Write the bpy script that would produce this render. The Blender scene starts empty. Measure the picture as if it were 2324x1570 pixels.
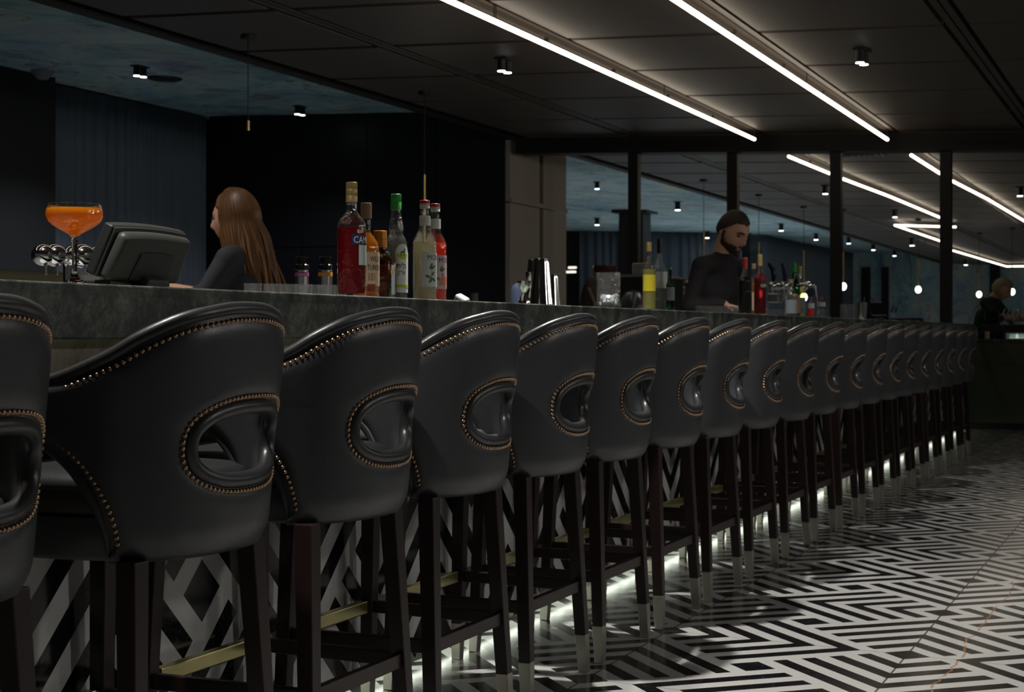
import bpy, math, random
from mathutils import Vector, Matrix, Euler
random.seed(7)
SC = bpy.context.scene
COL = SC.collection
PI = math.pi

# ---------------------------------------------------------------- viewpoint and frame of the room
# a runs along the bar away from the viewpoint, l runs from the aisle to behind the bar, z is up.
# world x = -l, world y = a
FPX, VX, HY, EYE = 3600.0, 2684.0, 757.0, 1.05
TH = math.atan((VX - 1162) / FPX)
CT, ST = math.cos(TH), math.sin(TH)


def ray(px, py):
    r = (px - 1162) / FPX
    u = (HY - py) / FPX
    return (CT + r * ST, ST - r * CT, u)


def on_l(px, l, py=HY):
    """(a, depth, z) of the pixel on the vertical plane at lateral distance l"""
    D = ray(px, py)
    t = l / D[1]
    return D[0] * t, t, EYE + D[2] * t


def W(a, l, z):
    return Vector((-l, a, z))


TILT = 0.037


def zc(l):            # underside of the panelled ceiling
    return 3.0 + TILT * l


def zm(l):            # underside of the painted ceiling
    return zc(l) + 0.315


# ---------------------------------------------------------------- materials
def newmat(name):
    m = bpy.data.materials.new(name)
    m.use_nodes = True
    return m, m.node_tree, m.node_tree.nodes['Principled BSDF']


def pmat(name, col, rough=0.5, metal=0.0, trans=0.0, ior=1.45, emit=None, es=0.0, spec=0.5, coat=0.0, alpha=1.0):
    m, nt, b = newmat(name)
    b.inputs['Base Color'].default_value = (*col, 1)
    b.inputs['Roughness'].default_value = rough
    b.inputs['Metallic'].default_value = metal
    b.inputs['Transmission Weight'].default_value = trans
    b.inputs['IOR'].default_value = ior
    b.inputs['Specular IOR Level'].default_value = spec
    b.inputs['Coat Weight'].default_value = coat
    b.inputs['Alpha'].default_value = alpha
    if emit:
        b.inputs['Emission Color'].default_value = (*emit, 1)
        b.inputs['Emission Strength'].default_value = es
    return m


def coords(nt, scale=(1, 1, 1), obj=True):
    tc = nt.nodes.new('ShaderNodeTexCoord')
    mp = nt.nodes.new('ShaderNodeMapping')
    mp.inputs['Scale'].default_value = scale
    nt.links.new(tc.outputs['Object' if obj else 'Generated'], mp.inputs['Vector'])
    return mp.outputs['Vector']


def noise(nt, vec, scale, detail=4, rough=0.55, dist=0.0):
    n = nt.nodes.new('ShaderNodeTexNoise')
    n.inputs['Scale'].default_value = scale
    n.inputs['Detail'].default_value = detail
    n.inputs['Roughness'].default_value = rough
    n.inputs['Distortion'].default_value = dist
    nt.links.new(vec, n.inputs['Vector'])
    return n.outputs['Fac']


def ramp(nt, fac, stops):
    r = nt.nodes.new('ShaderNodeValToRGB')
    cr = r.color_ramp
    while len(cr.elements) < len(stops):
        cr.elements.new(0.5)
    for e, (p, c) in zip(cr.elements, stops):
        e.position = p
        e.color = (*c, 1) if len(c) == 3 else c
    nt.links.new(fac, r.inputs['Fac'])
    return r.outputs['Color']


def mixc(nt, fac, a, b):
    m = nt.nodes.new('ShaderNodeMix')
    m.data_type = 'RGBA'
    if isinstance(fac, float):
        m.inputs[0].default_value = fac
    else:
        nt.links.new(fac, m.inputs[0])
    for s, v in ((6, a), (7, b)):
        if isinstance(v, tuple):
            m.inputs[s].default_value = (*v, 1)
        else:
            nt.links.new(v, m.inputs[s])
    return m.outputs[2]


def bump(nt, b, h, strength=0.2, dist=0.01):
    n = nt.nodes.new('ShaderNodeBump')
    n.inputs['Strength'].default_value = strength
    n.inputs['Distance'].default_value = dist
    nt.links.new(h, n.inputs['Height'])
    nt.links.new(n.outputs['Normal'], b.inputs['Normal'])


class E_:
    """tiny expression helper over math nodes"""
    def __init__(s, nt, sock):
        s.nt, s.s = nt, sock

    def op(s, o, b=None, c=None):
        n = s.nt.nodes.new('ShaderNodeMath')
        n.operation = o
        for i, v in enumerate((s, b, c)):
            if v is None:
                continue
            if isinstance(v, E_):
                s.nt.links.new(v.s, n.inputs[i])
            else:
                n.inputs[i].default_value = v
        return E_(s.nt, n.outputs[0])

    def __add__(s, o): return s.op('ADD', o)
    def __sub__(s, o): return s.op('SUBTRACT', o)
    def __mul__(s, o): return s.op('MULTIPLY', o)
    def __truediv__(s, o): return s.op('DIVIDE', o)
    def mod(s, o): return s.op('FLOORED_MODULO', o)
    def abs(s): return s.op('ABSOLUTE')
    def lt(s, o): return s.op('LESS_THAN', o)
    def min(s, o): return s.op('MINIMUM', o)
    def max(s, o): return s.op('MAXIMUM', o)
    def rsub(s, k): return s.op('MULTIPLY_ADD', -1.0, k)


def chevron_mask(nt, X, Y):
    """black / white inlay of turning chevrons around small squares; X, Y in strip widths, 22 to a repeat"""
    p = X + Y - 5.5
    q = X - Y + 5.5
    t = None
    for (p0, q0, pin, qin) in ((1, -1, 0, 1), (12, 1, 0, 0), (10, 12, 1, 0), (-1, 10, 1, 1)):
        pr = (p - float(p0)).mod(22.0)
        qr = (q - float(q0)).mod(22.0)
        inside = pr.lt(11.0) * qr.lt(11.0)
        u = (pr + 1.0) if not pin else pr.rsub(12.0)
        v = (qr + 1.0) if not qin else qr.rsub(12.0)
        k = u.min(v) * inside
        t = k if t is None else t.max(k)
    black = t.mod(2.0).lt(1.0)
    dp = ((p + 5.5).mod(11.0) - 5.5).abs().lt(1.0)
    dq = ((q + 5.5).mod(11.0) - 5.5).abs().lt(1.0)
    return black.max(dp * dq)


def tile_mat(name, wall):
    m, nt, b = newmat(name)
    tc = nt.nodes.new('ShaderNodeTexCoord')
    sp = nt.nodes.new('ShaderNodeSeparateXYZ')
    nt.links.new(tc.outputs['Object'], sp.inputs[0])
    x, y, z = (E_(nt, sp.outputs[i]) for i in range(3))
    U = 0.0767
    if wall:
        X = (y - 2.835) / 0.0775 + 16.5
        Y = (z - 0.425) / U + 5.5
    else:                      # l = -x ; a = y
        l = x * -1.0
        X = (y - (l - 1.244) * 0.12 - 4.908) / 0.0769
        Y = (l - 0.830) / U
    black = chevron_mask(nt, X, Y)
    vec = coords(nt)
    cloud = noise(nt, vec, 3.0, 5, 0.6, 0.4)
    fine = noise(nt, vec, 14.0, 6, 0.65, 1.2)
    white = mixc(nt, fine, mixc(nt, cloud, (0.60, 0.60, 0.585), (0.72, 0.72, 0.70)), (0.66, 0.655, 0.64))
    vein = noise(nt, vec, 5.0, 3, 0.5, 3.0)
    blk = ramp(nt, vein, [(0.0, (0.007, 0.007, 0.008)), (0.495, (0.008, 0.008, 0.009)), (0.503, (0.055, 0.052, 0.05)), (0.511, (0.009, 0.009, 0.010)), (1.0, (0.012, 0.012, 0.013))])
    col = mixc(nt, black.s, white, blk)
    # thin slab joints every eleven strips
    jy = (Y.mod(11.0) - 5.5).abs().rsub(5.5).lt(0.045)
    jx = ((X - 5.5).mod(11.0) - 5.5).abs().rsub(5.5).lt(0.02)
    j = jy.max(jx) if not wall else ((X - 5.5).mod(11.0) - 5.5).abs().rsub(5.5).lt(0.045)
    col = mixc(nt, (j * 0.85).s, col, (0.02, 0.02, 0.02))
    if not wall:
        # one rust coloured vein running along the aisle
        wob = E_(nt, noise(nt, coords(nt, (0.0, 1, 0)), 2.2, 5, 0.6)) - 0.5
        dist = (x * -1.0 - wob * 0.16 - (y * -0.012 + 0.735)).abs()
        brk = E_(nt, noise(nt, coords(nt, (0, 1, 0)), 6.0, 2)).lt(0.56)
        v = dist.lt(0.0035) * brk * y.lt(8.5)
        col = mixc(nt, (v * 0.75).s, col, (0.38, 0.19, 0.09))
    nt.links.new(col, b.inputs['Base Color'])
    rg = E_(nt, fine) * 0.10 + (0.09 if wall else 0.13)
    nt.links.new(rg.s, b.inputs['Roughness'])
    b.inputs['Specular IOR Level'].default_value = 0.5
    return m


M = {}
M['floor'] = tile_mat('floor_inlay', False)
M['front_tile'] = tile_mat('bar_front_inlay', True)


def leather(name, col, rough):
    m, nt, b = newmat(name)
    v = coords(nt)
    big = noise(nt, v, 9.0, 3, 0.5)
    fine = noise(nt, v, 260.0, 3, 0.5)
    scr = noise(nt, coords(nt, (30, 6, 8)), 6.0, 6, 0.7, 1.5)
    nt.links.new(mixc(nt, big, tuple(c * 0.8 for c in col), tuple(c * 1.2 for c in col)), b.inputs['Base Color'])
    nt.links.new((E_(nt, scr) * 0.18 + (rough - 0.09)).s, b.inputs['Roughness'])
    b.inputs['Specular IOR Level'].default_value = 0.65
    bump(nt, b, (E_(nt, fine) * 0.25 + E_(nt, big) * 1.0).s, 0.25, 0.004)
    return m


M['leather'] = leather('black_leather', (0.043, 0.045, 0.050), 0.37)
M['leather_roll'] = leather('black_leather_piping', (0.026, 0.0275, 0.030), 0.36)
M['leather_brown'] = leather('brown_leather', (0.024, 0.0135, 0.0045), 0.5)


def woodm(name, c1, c2, rough, scale=(1, 1, 0.06), ns=30):
    m, nt, b = newmat(name)
    n = noise(nt, coords(nt, scale), ns, 4, 0.6, 0.6)
    nt.links.new(mixc(nt, n, c1, c2), b.inputs['Base Color'])
    b.inputs['Roughness'].default_value = rough
    return m


M['leg_wood'] = woodm('dark_stained_wood', (0.019, 0.0100, 0.0092), (0.031, 0.0155, 0.0140), 0.36)
M['brass'] = pmat('brushed_brass', (0.76, 0.69, 0.33), 0.32, 1.0)
M['ferrule'] = pmat('satin_champagne_metal', (0.50, 0.48, 0.42), 0.42, 1.0)
M['nail'] = pmat('bronze_nailhead', (0.42, 0.29, 0.19), 0.33, 1.0)
M['gold'] = pmat('brass_rod', (0.62, 0.47, 0.20), 0.35, 1.0)


def marble(name, c0, c1, c2, sc, rough):
    m, nt, b = newmat(name)
    v = coords(nt)
    n1 = noise(nt, v, sc, 8, 0.68, 0.8)
    n2 = noise(nt, v, sc * 6, 8, 0.75, 0.3)
    n3 = noise(nt, v, sc * 22, 5, 0.7)
    f = E_(nt, n1) * 0.5 + E_(nt, n2) * 0.35 + E_(nt, n3) * 0.15
    c = ramp(nt, f.s, [(0.40, c0), (0.49, c1), (0.58, c2), (0.68, tuple(x * 1.6 for x in c2))])
    nt.links.new(c, b.inputs['Base Color'])
    b.inputs['Roughness'].default_value = rough
    return m


M['green_marble'] = marble('green_marble', (0.012, 0.014, 0.011), (0.050, 0.060, 0.047), (0.17, 0.20, 0.165), 7.0, 0.42)
M['brown_marble'] = marble('brown_marble', (0.06, 0.05, 0.036), (0.15, 0.13, 0.10), (0.20, 0.18, 0.14), 4.0, 0.35)


def ceil_mat():
    m, nt, b = newmat('brown_ceiling_veneer')
    n = noise(nt, coords(nt, (0.25, 2.5, 1)), 9, 5, 0.6)
    nt.links.new(mixc(nt, n, (0.066, 0.050, 0.039), (0.088, 0.067, 0.052)), b.inputs['Base Color'])
    b.inputs['Roughness'].default_value = 0.5
    return m


M['ceiling'] = ceil_mat()
M['ceiling_dark'] = pmat('ceiling_gap', (0.020, 0.018, 0.016), 0.7)
M['black_paint'] = pmat('black_painted_metal', (0.012, 0.0115, 0.011), 0.5)
M['beam'] = pmat('dark_beam', (0.010, 0.009, 0.008), 0.6)


def mural_mat(name, k, sc, stretch=(1, 1, 1)):
    m, nt, b = newmat(name)
    v = coords(nt, stretch)
    n1 = noise(nt, v, 0.55 * sc, 6, 0.62, 1.6)
    n2 = noise(nt, v, 1.7 * sc, 6, 0.7, 1.2)
    n3 = noise(nt, v, 0.9 * sc, 3, 0.5, 2.5)
    K = lambda *c: tuple(k * x for x in c)
    c = ramp(nt, n1, [(0.30, K(.035, .055, .085)), (0.42, K(.09, .16, .20)), (0.50, K(.20, .28, .27)), (0.56, K(.10, .17, .27)), (0.64, K(.26, .27, .20)), (0.74, K(.12, .20, .20))])
    c2 = ramp(nt, n2, [(0.34, K(.05, .08, .12)), (0.46, K(.16, .27, .27)), (0.55, K(.30, .31, .25)), (0.62, K(.10, .16, .26)), (0.72, K(.30, .20, .14))])
    c = mixc(nt, 0.5, c, c2)
    # dark wandering branches
    br = (E_(nt, n3) - 0.5).abs().lt(0.007)
    c = mixc(nt, (br * 0.55).s, c, tuple(k * x for x in (0.07, 0.035, 0.03)))
    nt.links.new(c, b.inputs['Base Color'])
    b.inputs['Roughness'].default_value = 0.75
    return m


M['mural'] = mural_mat('painted_ceiling_mural', 2.7, 0.42, (1.0, 1.0, 1))
M['mural_wall'] = mural_mat('painted_wall_mural', 2.6, 0.42, (1, 1, 0.8))
M['curtain'] = pmat('blue_grey_curtain_fabric', (0.135, 0.165, 0.198), 0.85)
M['navy_panel'] = pmat('near_black_wall_panel', (0.0075, 0.0072, 0.0095), 0.42)
M['taupe_panel'] = woodm('taupe_wall_panel', (0.30, 0.27, 0.235), (0.38, 0.345, 0.30), 0.5, (1, 1, 0.04), 25)
M['dark_wall'] = pmat('charcoal_wall', (0.020, 0.020, 0.021), 0.7)
M['green_cabinet'] = pmat('dark_green_lacquer', (0.070, 0.085, 0.050), 0.5)
M['led'] = pmat('warm_led_tube', (1, 1, 1), 0.5, emit=(1.0, 0.87, 0.68), es=5.6)
M['strip'] = pmat('floor_led_strip', (1, 1, 1), 0.5, emit=(0.92, 1.0, 0.84), es=4.0)
M['lip_strip'] = pmat('counter_led_strip', (1, 1, 1), 0.5, emit=(0.96, 1.0, 0.66), es=2.6)
M['lens'] = pmat('downlight_lens', (1, 1, 1), 0.5, emit=(0.92, 0.96, 1.0), es=9.0)
M['globe'] = pmat('glowing_bulb', (1, 1, 1), 0.5, emit=(1.0, 0.94, 0.78), es=14.0)
M['chrome'] = pmat('polished_steel', (0.86, 0.86, 0.85), 0.09, 1.0)
M['steel'] = pmat('satin_steel', (0.62, 0.63, 0.65), 0.28, 1.0)
M['plastic_dark'] = pmat('dark_grey_plastic', (0.055, 0.058, 0.055), 0.45)
M['plastic_dark2'] = pmat('charcoal_plastic', (0.030, 0.032, 0.031), 0.42)
M['plastic_black'] = pmat('black_plastic', (0.010, 0.010, 0.010), 0.3)
M['white'] = pmat('white_fabric', (0.62, 0.64, 0.68), 0.8)
M['olive'] = pmat('olive_upholstery', (0.16, 0.15, 0.10), 0.8)
M['blue_cloth'] = pmat('blue_cloth', (0.030, 0.045, 0.085), 0.8)
M['skin'] = pmat('skin', (0.60, 0.34, 0.23), 0.5)
M['shirt_black'] = pmat('black_shirt', (0.012, 0.011, 0.013), 0.8)
M['shirt_slate'] = pmat('slate_shirt', (0.030, 0.032, 0.042), 0.8)
M['shirt_green'] = pmat('bottle_green_shirt', (0.008, 0.035, 0.022), 0.8)
M['hair_dark'] = pmat('dark_brown_hair', (0.022, 0.014, 0.010), 0.6)
M['beard'] = pmat('dark_beard', (0.045, 0.028, 0.020), 0.7)


def hairm():
    m, nt, b = newmat('auburn_hair')
    n = noise(nt, coords(nt, (60, 60, 2)), 3, 4, 0.6)
    nt.links.new(mixc(nt, n, (0.075, 0.032, 0.012), (0.26, 0.125, 0.045)), b.inputs['Base Color'])
    b.inputs['Roughness'].default_value = 0.42
    return m


M['hair_auburn'] = hairm()
M['hair_blond'] = pmat('fair_hair', (0.30, 0.26, 0.16), 0.6)
M['eye'] = pmat('eye', (0.05, 0.035, 0.03), 0.3)


def thin_glass(name, tint, edge=0.6, rough=0.03, bumpy=0.25, haze=0.0):
    """bottle glass: clear seen straight on, mirror like towards the edges"""
    m, nt, b = newmat(name)
    nt.nodes.remove(b)
    tr = nt.nodes.new('ShaderNodeBsdfTransparent')
    tr.inputs['Color'].default_value = (*tint, 1)
    gl = nt.nodes.new('ShaderNodeBsdfGlossy')
    gl.inputs['Roughness'].default_value = rough
    gl.inputs['Color'].default_value = (1, 1, 1, 1)
    lw = nt.nodes.new('ShaderNodeLayerWeight')
    lw.inputs['Blend'].default_value = 0.32
    f = E_(nt, lw.outputs['Facing'])
    if bumpy:
        bn = nt.nodes.new('ShaderNodeBump')
        bn.inputs['Strength'].default_value = bumpy
        bn.inputs['Distance'].default_value = 0.01
        nt.links.new(noise(nt, coords(nt), 55.0, 2, 0.5), bn.inputs['Height'])
        nt.links.new(bn.outputs['Normal'], gl.inputs['Normal'])
    k = (f * f * edge + 0.055)
    mx = nt.nodes.new('ShaderNodeMixShader')
    nt.links.new(k.s, mx.inputs[0])
    nt.links.new(tr.outputs[0], mx.inputs[1])
    nt.links.new(gl.outputs[0], mx.inputs[2])
    out = mx.outputs[0]
    if haze:
        tl = nt.nodes.new('ShaderNodeBsdfTranslucent')
        df = nt.nodes.new('ShaderNodeBsdfDiffuse')
        ad = nt.nodes.new('ShaderNodeMixShader')
        nt.links.new(tl.outputs[0], ad.inputs[1])
        nt.links.new(df.outputs[0], ad.inputs[2])
        hz = nt.nodes.new('ShaderNodeMixShader')
        hz.inputs[0].default_value = haze
        nt.links.new(out, hz.inputs[1])
        nt.links.new(ad.outputs[0], hz.inputs[2])
        out = hz.outputs[0]
    nt.links.new(out, nt.nodes['Material Output'].inputs['Surface'])
    return m


M['glass'] = thin_glass('clear_glass', (0.97, 0.98, 0.97), 0.8, 0.03, 0.6)
M['crystal'] = thin_glass('cut_crystal', (0.92, 0.93, 0.93), 1.0, 0.08, 0.9, 0.022)
M['tumbler'] = thin_glass('tumbler_glass', (0.95, 0.96, 0.96), 0.9, 0.05, 0.3, 0.04)


def liquid(name, col, body=0.5, deep=None):
    """drink: body = cloudy share, the rest lets tinted light through"""
    m, nt, b = newmat(name)
    nt.nodes.remove(b)
    tp = nt.nodes.new('ShaderNodeBsdfTransparent')
    tp.inputs['Color'].default_value = (*(c ** 0.6 for c in col), 1)
    tl = nt.nodes.new('ShaderNodeBsdfTranslucent')
    df = nt.nodes.new('ShaderNodeBsdfDiffuse')
    for n in (tl, df):
        n.inputs['Color'].default_value = (*col, 1)
    m1 = nt.nodes.new('ShaderNodeMixShader')
    m1.inputs[0].default_value = 0.5
    nt.links.new(tl.outputs[0], m1.inputs[1])
    nt.links.new(df.outputs[0], m1.inputs[2])
    m2 = nt.nodes.new('ShaderNodeMixShader')
    m2.inputs[0].default_value = body
    nt.links.new(tp.outputs[0], m2.inputs[1])
    nt.links.new(m1.outputs[0], m2.inputs[2])
    gl = nt.nodes.new('ShaderNodeBsdfGlossy')
    gl.inputs['Roughness'].default_value = 0.05
    m3 = nt.nodes.new('ShaderNodeMixShader')
    m3.inputs[0].default_value = 0.04
    nt.links.new(m2.outputs[0], m3.inputs[1])
    nt.links.new(gl.outputs[0], m3.inputs[2])
    nt.links.new(m3.outputs[0], nt.nodes['Material Output'].inputs['Surface'])
    return m


M['l_red'] = liquid('red_bitter', (0.26, 0.004, 0.010), 0.6)
M['l_amber'] = liquid('amber_whiskey', (0.62, 0.24, 0.02), 0.55)
M['l_gold'] = liquid('golden_liqueur', (0.42, 0.20, 0.012), 0.55)
M['l_cloud'] = liquid('cloudy_syrup', (0.62, 0.58, 0.42), 0.97)
M['l_pink'] = liquid('coral_syrup', (0.95, 0.085, 0.045), 0.85)
M['l_orange'] = liquid('orange_cocktail', (1.0, 0.40, 0.018), 0.96)
M['l_clear'] = liquid('clear_spirit', (0.93, 0.95, 0.94), 0.03)
M['l_yellow'] = liquid('pale_yellow_spirit', (0.78, 0.74, 0.28), 0.40)
M['l_black'] = liquid('dark_vermouth', (0.012, 0.005, 0.005), 0.7)
M['g_green'] = thin_glass('green_glass', (0.06, 0.50, 0.12), 0.5)
M['g_brown'] = thin_glass('amber_glass', (0.62, 0.34, 0.10), 0.5)
M['lead_glass'] = pmat('solid_glass', (1, 1, 1), 0.0, trans=1.0, ior=1.5)
M['ice'] = pmat('crushed_ice', (0.85, 0.88, 0.90), 0.2)


def flat(name, col, rough=0.6):
    return pmat(name, col, rough)


M['cap_gold'] = pmat('gold_foil_cap', (0.42, 0.31, 0.12), 0.5, 0.3)
M['cap_green'] = flat('green_cap', (0.03, 0.33, 0.06), 0.4)
M['cap_orange'] = pmat('copper_orange_cap', (0.55, 0.20, 0.03), 0.35, 0.4)
M['cap_red'] = flat('red_cap', (0.42, 0.035, 0.03), 0.4)
M['cap_white'] = flat('white_cap', (0.62, 0.60, 0.58), 0.4)
M['cap_black'] = flat('black_cap', (0.012, 0.012, 0.012), 0.3)
M['cork'] = flat('cork', (0.24, 0.155, 0.085), 0.7)
M['lab_blue'] = flat('navy_label', (0.012, 0.020, 0.085))
M['lab_white'] = flat('white_label', (0.66, 0.67, 0.66))
M['lab_mint'] = flat('pale_mint_label', (0.44, 0.56, 0.52))
M['lab_cream'] = flat('cream_label', (0.58, 0.44, 0.29))
M['lab_rust'] = flat('rust_label', (0.28, 0.045, 0.025))
M['lab_grey'] = flat('grey_label', (0.24, 0.27, 0.30))
M['lab_tan'] = flat('tan_label', (0.30, 0.19, 0.09))
M['lab_pink'] = flat('pink_label', (0.56, 0.40, 0.42))
M['lab_yellow'] = flat('yellow_label', (0.72, 0.60, 0.03))
M['lab_lime'] = flat('lime_print', (0.40, 0.52, 0.04))
M['lab_purple'] = flat('magenta_label', (0.32, 0.04, 0.22))
M['lab_orange'] = flat('orange_label', (0.80, 0.32, 0.02))
M['ink_white'] = flat('white_lettering', (0.70, 0.68, 0.60))
M['ink_black'] = flat('dark_lettering', (0.02, 0.02, 0.02))
M['ink_navy'] = flat('navy_lettering', (0.015, 0.02, 0.09))
M['ink_red'] = flat('red_lettering', (0.30, 0.045, 0.02))
M['leaf'] = flat('green_leaf_print', (0.04, 0.14, 0.03))
M['fruit'] = flat('grapefruit_print', (0.75, 0.16, 0.10))


# ---------------------------------------------------------------- geometry helpers
class MB:
    def __init__(s):
        s.v, s.f = [], []

    def add(s, vs, fs):
        o = len(s.v)
        s.v += [tuple(v) for v in vs]
        s.f += [tuple(i + o for i in f) for f in fs]
        return s

    def box(s, c, d, R=None):
        c = Vector(c)
        vs = []
        for x in (-.5, .5):
            for y in (-.5, .5):
                for z in (-.5, .5):
                    p = Vector((x * d[0], y * d[1], z * d[2]))
                    if R is not None:
                        p = R @ p
                    vs.append(c + p)
        return s.add(vs, [(0, 1, 3, 2), (4, 6, 7, 5), (0, 4, 5, 1), (2, 3, 7, 6), (0, 2, 6, 4), (1, 5, 7, 3)])

    def hexa(s, b, t):
        """prism from four bottom and four top points (same turning sense, counter clockwise from above)"""
        return s.add(list(b) + list(t), [(3, 2, 1, 0), (4, 5, 6, 7), (0, 1, 5, 4), (1, 2, 6, 5), (2, 3, 7, 6), (3, 0, 4, 7)])

    def lathe(s, prof, n=32, c=(0, 0, 0), R=None, a0=0.0, sx=1.0, sy=1.0):
        """prof: list of (r, z) from bottom to top; closed on the axis where r = 0"""
        c = Vector(c)
        vs, rings = [], []
        for r, z in prof:
            if r <= 1e-7:
                rings.append([len(vs)])
                vs.append(Vector((0, 0, z)))
            else:
                rings.append(list(range(len(vs), len(vs) + n)))
                for i in range(n):
                    t = a0 + 2 * PI * i / n
                    vs.append(Vector((r * sx * math.cos(t), r * sy * math.sin(t), z)))
        fs = []
        for A, B in zip(rings, rings[1:]):
            for i in range(n):
                j = (i + 1) % n
                if len(A) == 1 and len(B) == 1:
                    continue
                if len(A) == 1:
                    fs.append((A[0], B[j], B[i]))
                elif len(B) == 1:
                    fs.append((A[i], A[j], B[0]))
                else:
                    fs.append((A[i], A[j], B[j], B[i]))
        if R is not None:
            vs = [R @ v for v in vs]
        return s.add([c + v for v in vs], fs)

    def cyl(s, p0, p1, r0, r1=None, n=16):
        r1 = r0 if r1 is None else r1
        p0, p1 = Vector(p0), Vector(p1)
        L = (p1 - p0).length
        R = (p1 - p0).normalized().to_track_quat('Z', 'Y').to_matrix()
        return s.lathe([(0, 0), (r0, 0), (r1, L), (0, L)], n, p0, R)

    def capsule(s, p0, p1, r0, r1=None, n=16):
        r1 = r0 if r1 is None else r1
        p0, p1 = Vector(p0), Vector(p1)
        L = (p1 - p0).length
        R = (p1 - p0).normalized().to_track_quat('Z', 'Y').to_matrix()
        pr = [(r0 * math.sin(t), -r0 * math.cos(t)) for t in (0, .3, .7, 1.1, PI / 2)]
        pr += [(r1 * math.cos(t), L + r1 * math.sin(t)) for t in (0, .45, .85, 1.25, PI / 2)]
        pr[0] = (0, pr[0][1])
        pr[-1] = (0, pr[-1][1])
        return s.lathe(pr, n, p0, R)

    def ball(s, c, r, n=20, R=None):
        r = (r, r, r) if isinstance(r, (int, float)) else r
        m = n // 2
        pr = [(math.sin(PI * i / m), -math.cos(PI * i / m)) for i in range(m + 1)]
        pr[0] = (0, -1)
        pr[-1] = (0, 1)
        t = MB().lathe(pr, n)
        vs = [Vector((v[0] * r[0], v[1] * r[1], v[2] * r[2])) for v in t.v]
        if R is not None:
            vs = [R @ v for v in vs]
        return s.add([Vector(c) + v for v in vs], t.f)

    def tube(s, path, r, n=8, closed=False, cap=True, up=None):
        P = [Vector(p) for p in path]
        m = len(P)
        rr = r if isinstance(r, (list, tuple)) else [r] * m
        vs, fs = [], []
        prev = None
        for i in range(m):
            if closed:
                t = P[(i + 1) % m] - P[i - 1]
            else:
                t = P[min(i + 1, m - 1)] - P[max(i - 1, 0)]
            t.normalize()
            if prev is None:
                u = Vector((0, 0, 1)) if abs(t.z) < 0.9 else Vector((1, 0, 0))
                if up is not None:
                    u = Vector(up)
            else:
                u = prev
            u = (u - t * u.dot(t)).normalized()
            prev = u
            w = t.cross(u)
            for k in range(n):
                a = 2 * PI * k / n
                vs.append(P[i] + (u * math.cos(a) + w * math.sin(a)) * rr[i])
        for i in range(m if closed else m - 1):
            j = (i + 1) % m
            for k in range(n):
                l = (k + 1) % n
                fs.append((i * n + k, i * n + l, j * n + l, j * n + k))
        if not closed and cap:
            fs.append(tuple(range(n))[::-1])
            fs.append(tuple((m - 1) * n + k for k in range(n)))
        return s.add(vs, fs)

    def build(s, name, mat, parent=None, smooth=True, bevel=0.0, seg=2, angle=40, loc=None, mods=None):
        me = bpy.data.meshes.new(name)
        me.from_pydata(s.v, [], s.f)
        me.validate()
        if smooth:
            me.polygons.foreach_set('use_smooth', [True] * len(me.polygons))
            me.set_sharp_from_angle(angle=math.radians(angle))
        me.update()
        me.materials.append(mat)
        o = bpy.data.objects.new(name, me)
        COL.objects.link(o)
        if parent is not None:
            o.parent = parent
        if loc is not None:
            o.location = loc
        if bevel > 0:
            b = o.modifiers.new('bevel', 'BEVEL')
            b.width = bevel
            b.segments = seg
            b.limit_method = 'ANGLE'
            b.angle_limit = math.radians(35)
            b.harden_normals = False
        return o


def tag(o, label=None, cat=None, group=None, kind=None):
    if label: o['label'] = label
    if cat: o['category'] = cat
    if group: o['group'] = group
    if kind: o['kind'] = kind
    return o


def thing(name, loc, label, cat, group=None, rz=0.0):
    o = bpy.data.objects.new(name, None)
    COL.objects.link(o)
    o.empty_display_size = 0.1
    o.location = loc
    o.rotation_euler = (0, 0, rz)
    return tag(o, label, cat, group)


def copy_tree(o, parent=None):
    c = o.copy()
    COL.objects.link(c)
    if parent is not None:
        c.parent = parent
    for ch in list(o.children):
        copy_tree(ch, c)
    return c


def struct(o, label=None, cat=None):
    return tag(o, label, cat, None, 'structure')


def superell(ph, w, db, df, n):
    sp, cp = math.sin(ph), math.cos(ph)
    return (w * math.copysign(abs(sp) ** (2 / n), sp), -(db if cp > 0 else df) * math.copysign(abs(cp) ** (2 / n), cp))


def interp(tab, x):
    for (x0, y0), (x1, y1) in zip(tab, tab[1:]):
        if x <= x1:
            t = (x - x0) / (x1 - x0)
            t = max(0.0, min(1.0, t))
            return y0 + (y1 - y0) * t
    return tab[-1][1]


def smooth_tab(tab, x, w):
    return sum(interp(tab, x + w * k / 3.0) for k in range(-3, 4)) / 7.0


def text_geo(body, size, bold=0.0):
    cu = bpy.data.curves.new('lettering', 'FONT')
    cu.body = body
    cu.size = size
    cu.align_x = 'LEFT'
    cu.offset = bold
    cu.resolution_u = 3
    o = bpy.data.objects.new('lettering', cu)
    COL.objects.link(o)
    dg = bpy.context.evaluated_depsgraph_get()
    dg.update()
    me = bpy.data.meshes.new_from_object(o.evaluated_get(dg))
    vs = [tuple(v.co) for v in me.vertices]
    fs = [tuple(p.vertices) for p in me.polygons]
    bpy.data.objects.remove(o)
    bpy.data.curves.remove(cu)
    bpy.data.meshes.remove(me)
    return vs, fs


def bent_text(parent, name, mat, body, size, R, phi0, z, bold=0.0, squeeze=1.0):
    """lettering wrapped round a vertical cylinder of radius R, starting at angle phi0"""
    vs, fs = text_geo(body, size, bold)
    out = []
    for x, y, _ in vs:
        t = phi0 + x * squeeze / R
        out.append((R * math.cos(t), R * math.sin(t), z + y))
    return MB().add(out, fs).build(name, mat, parent, smooth=False)


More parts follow.
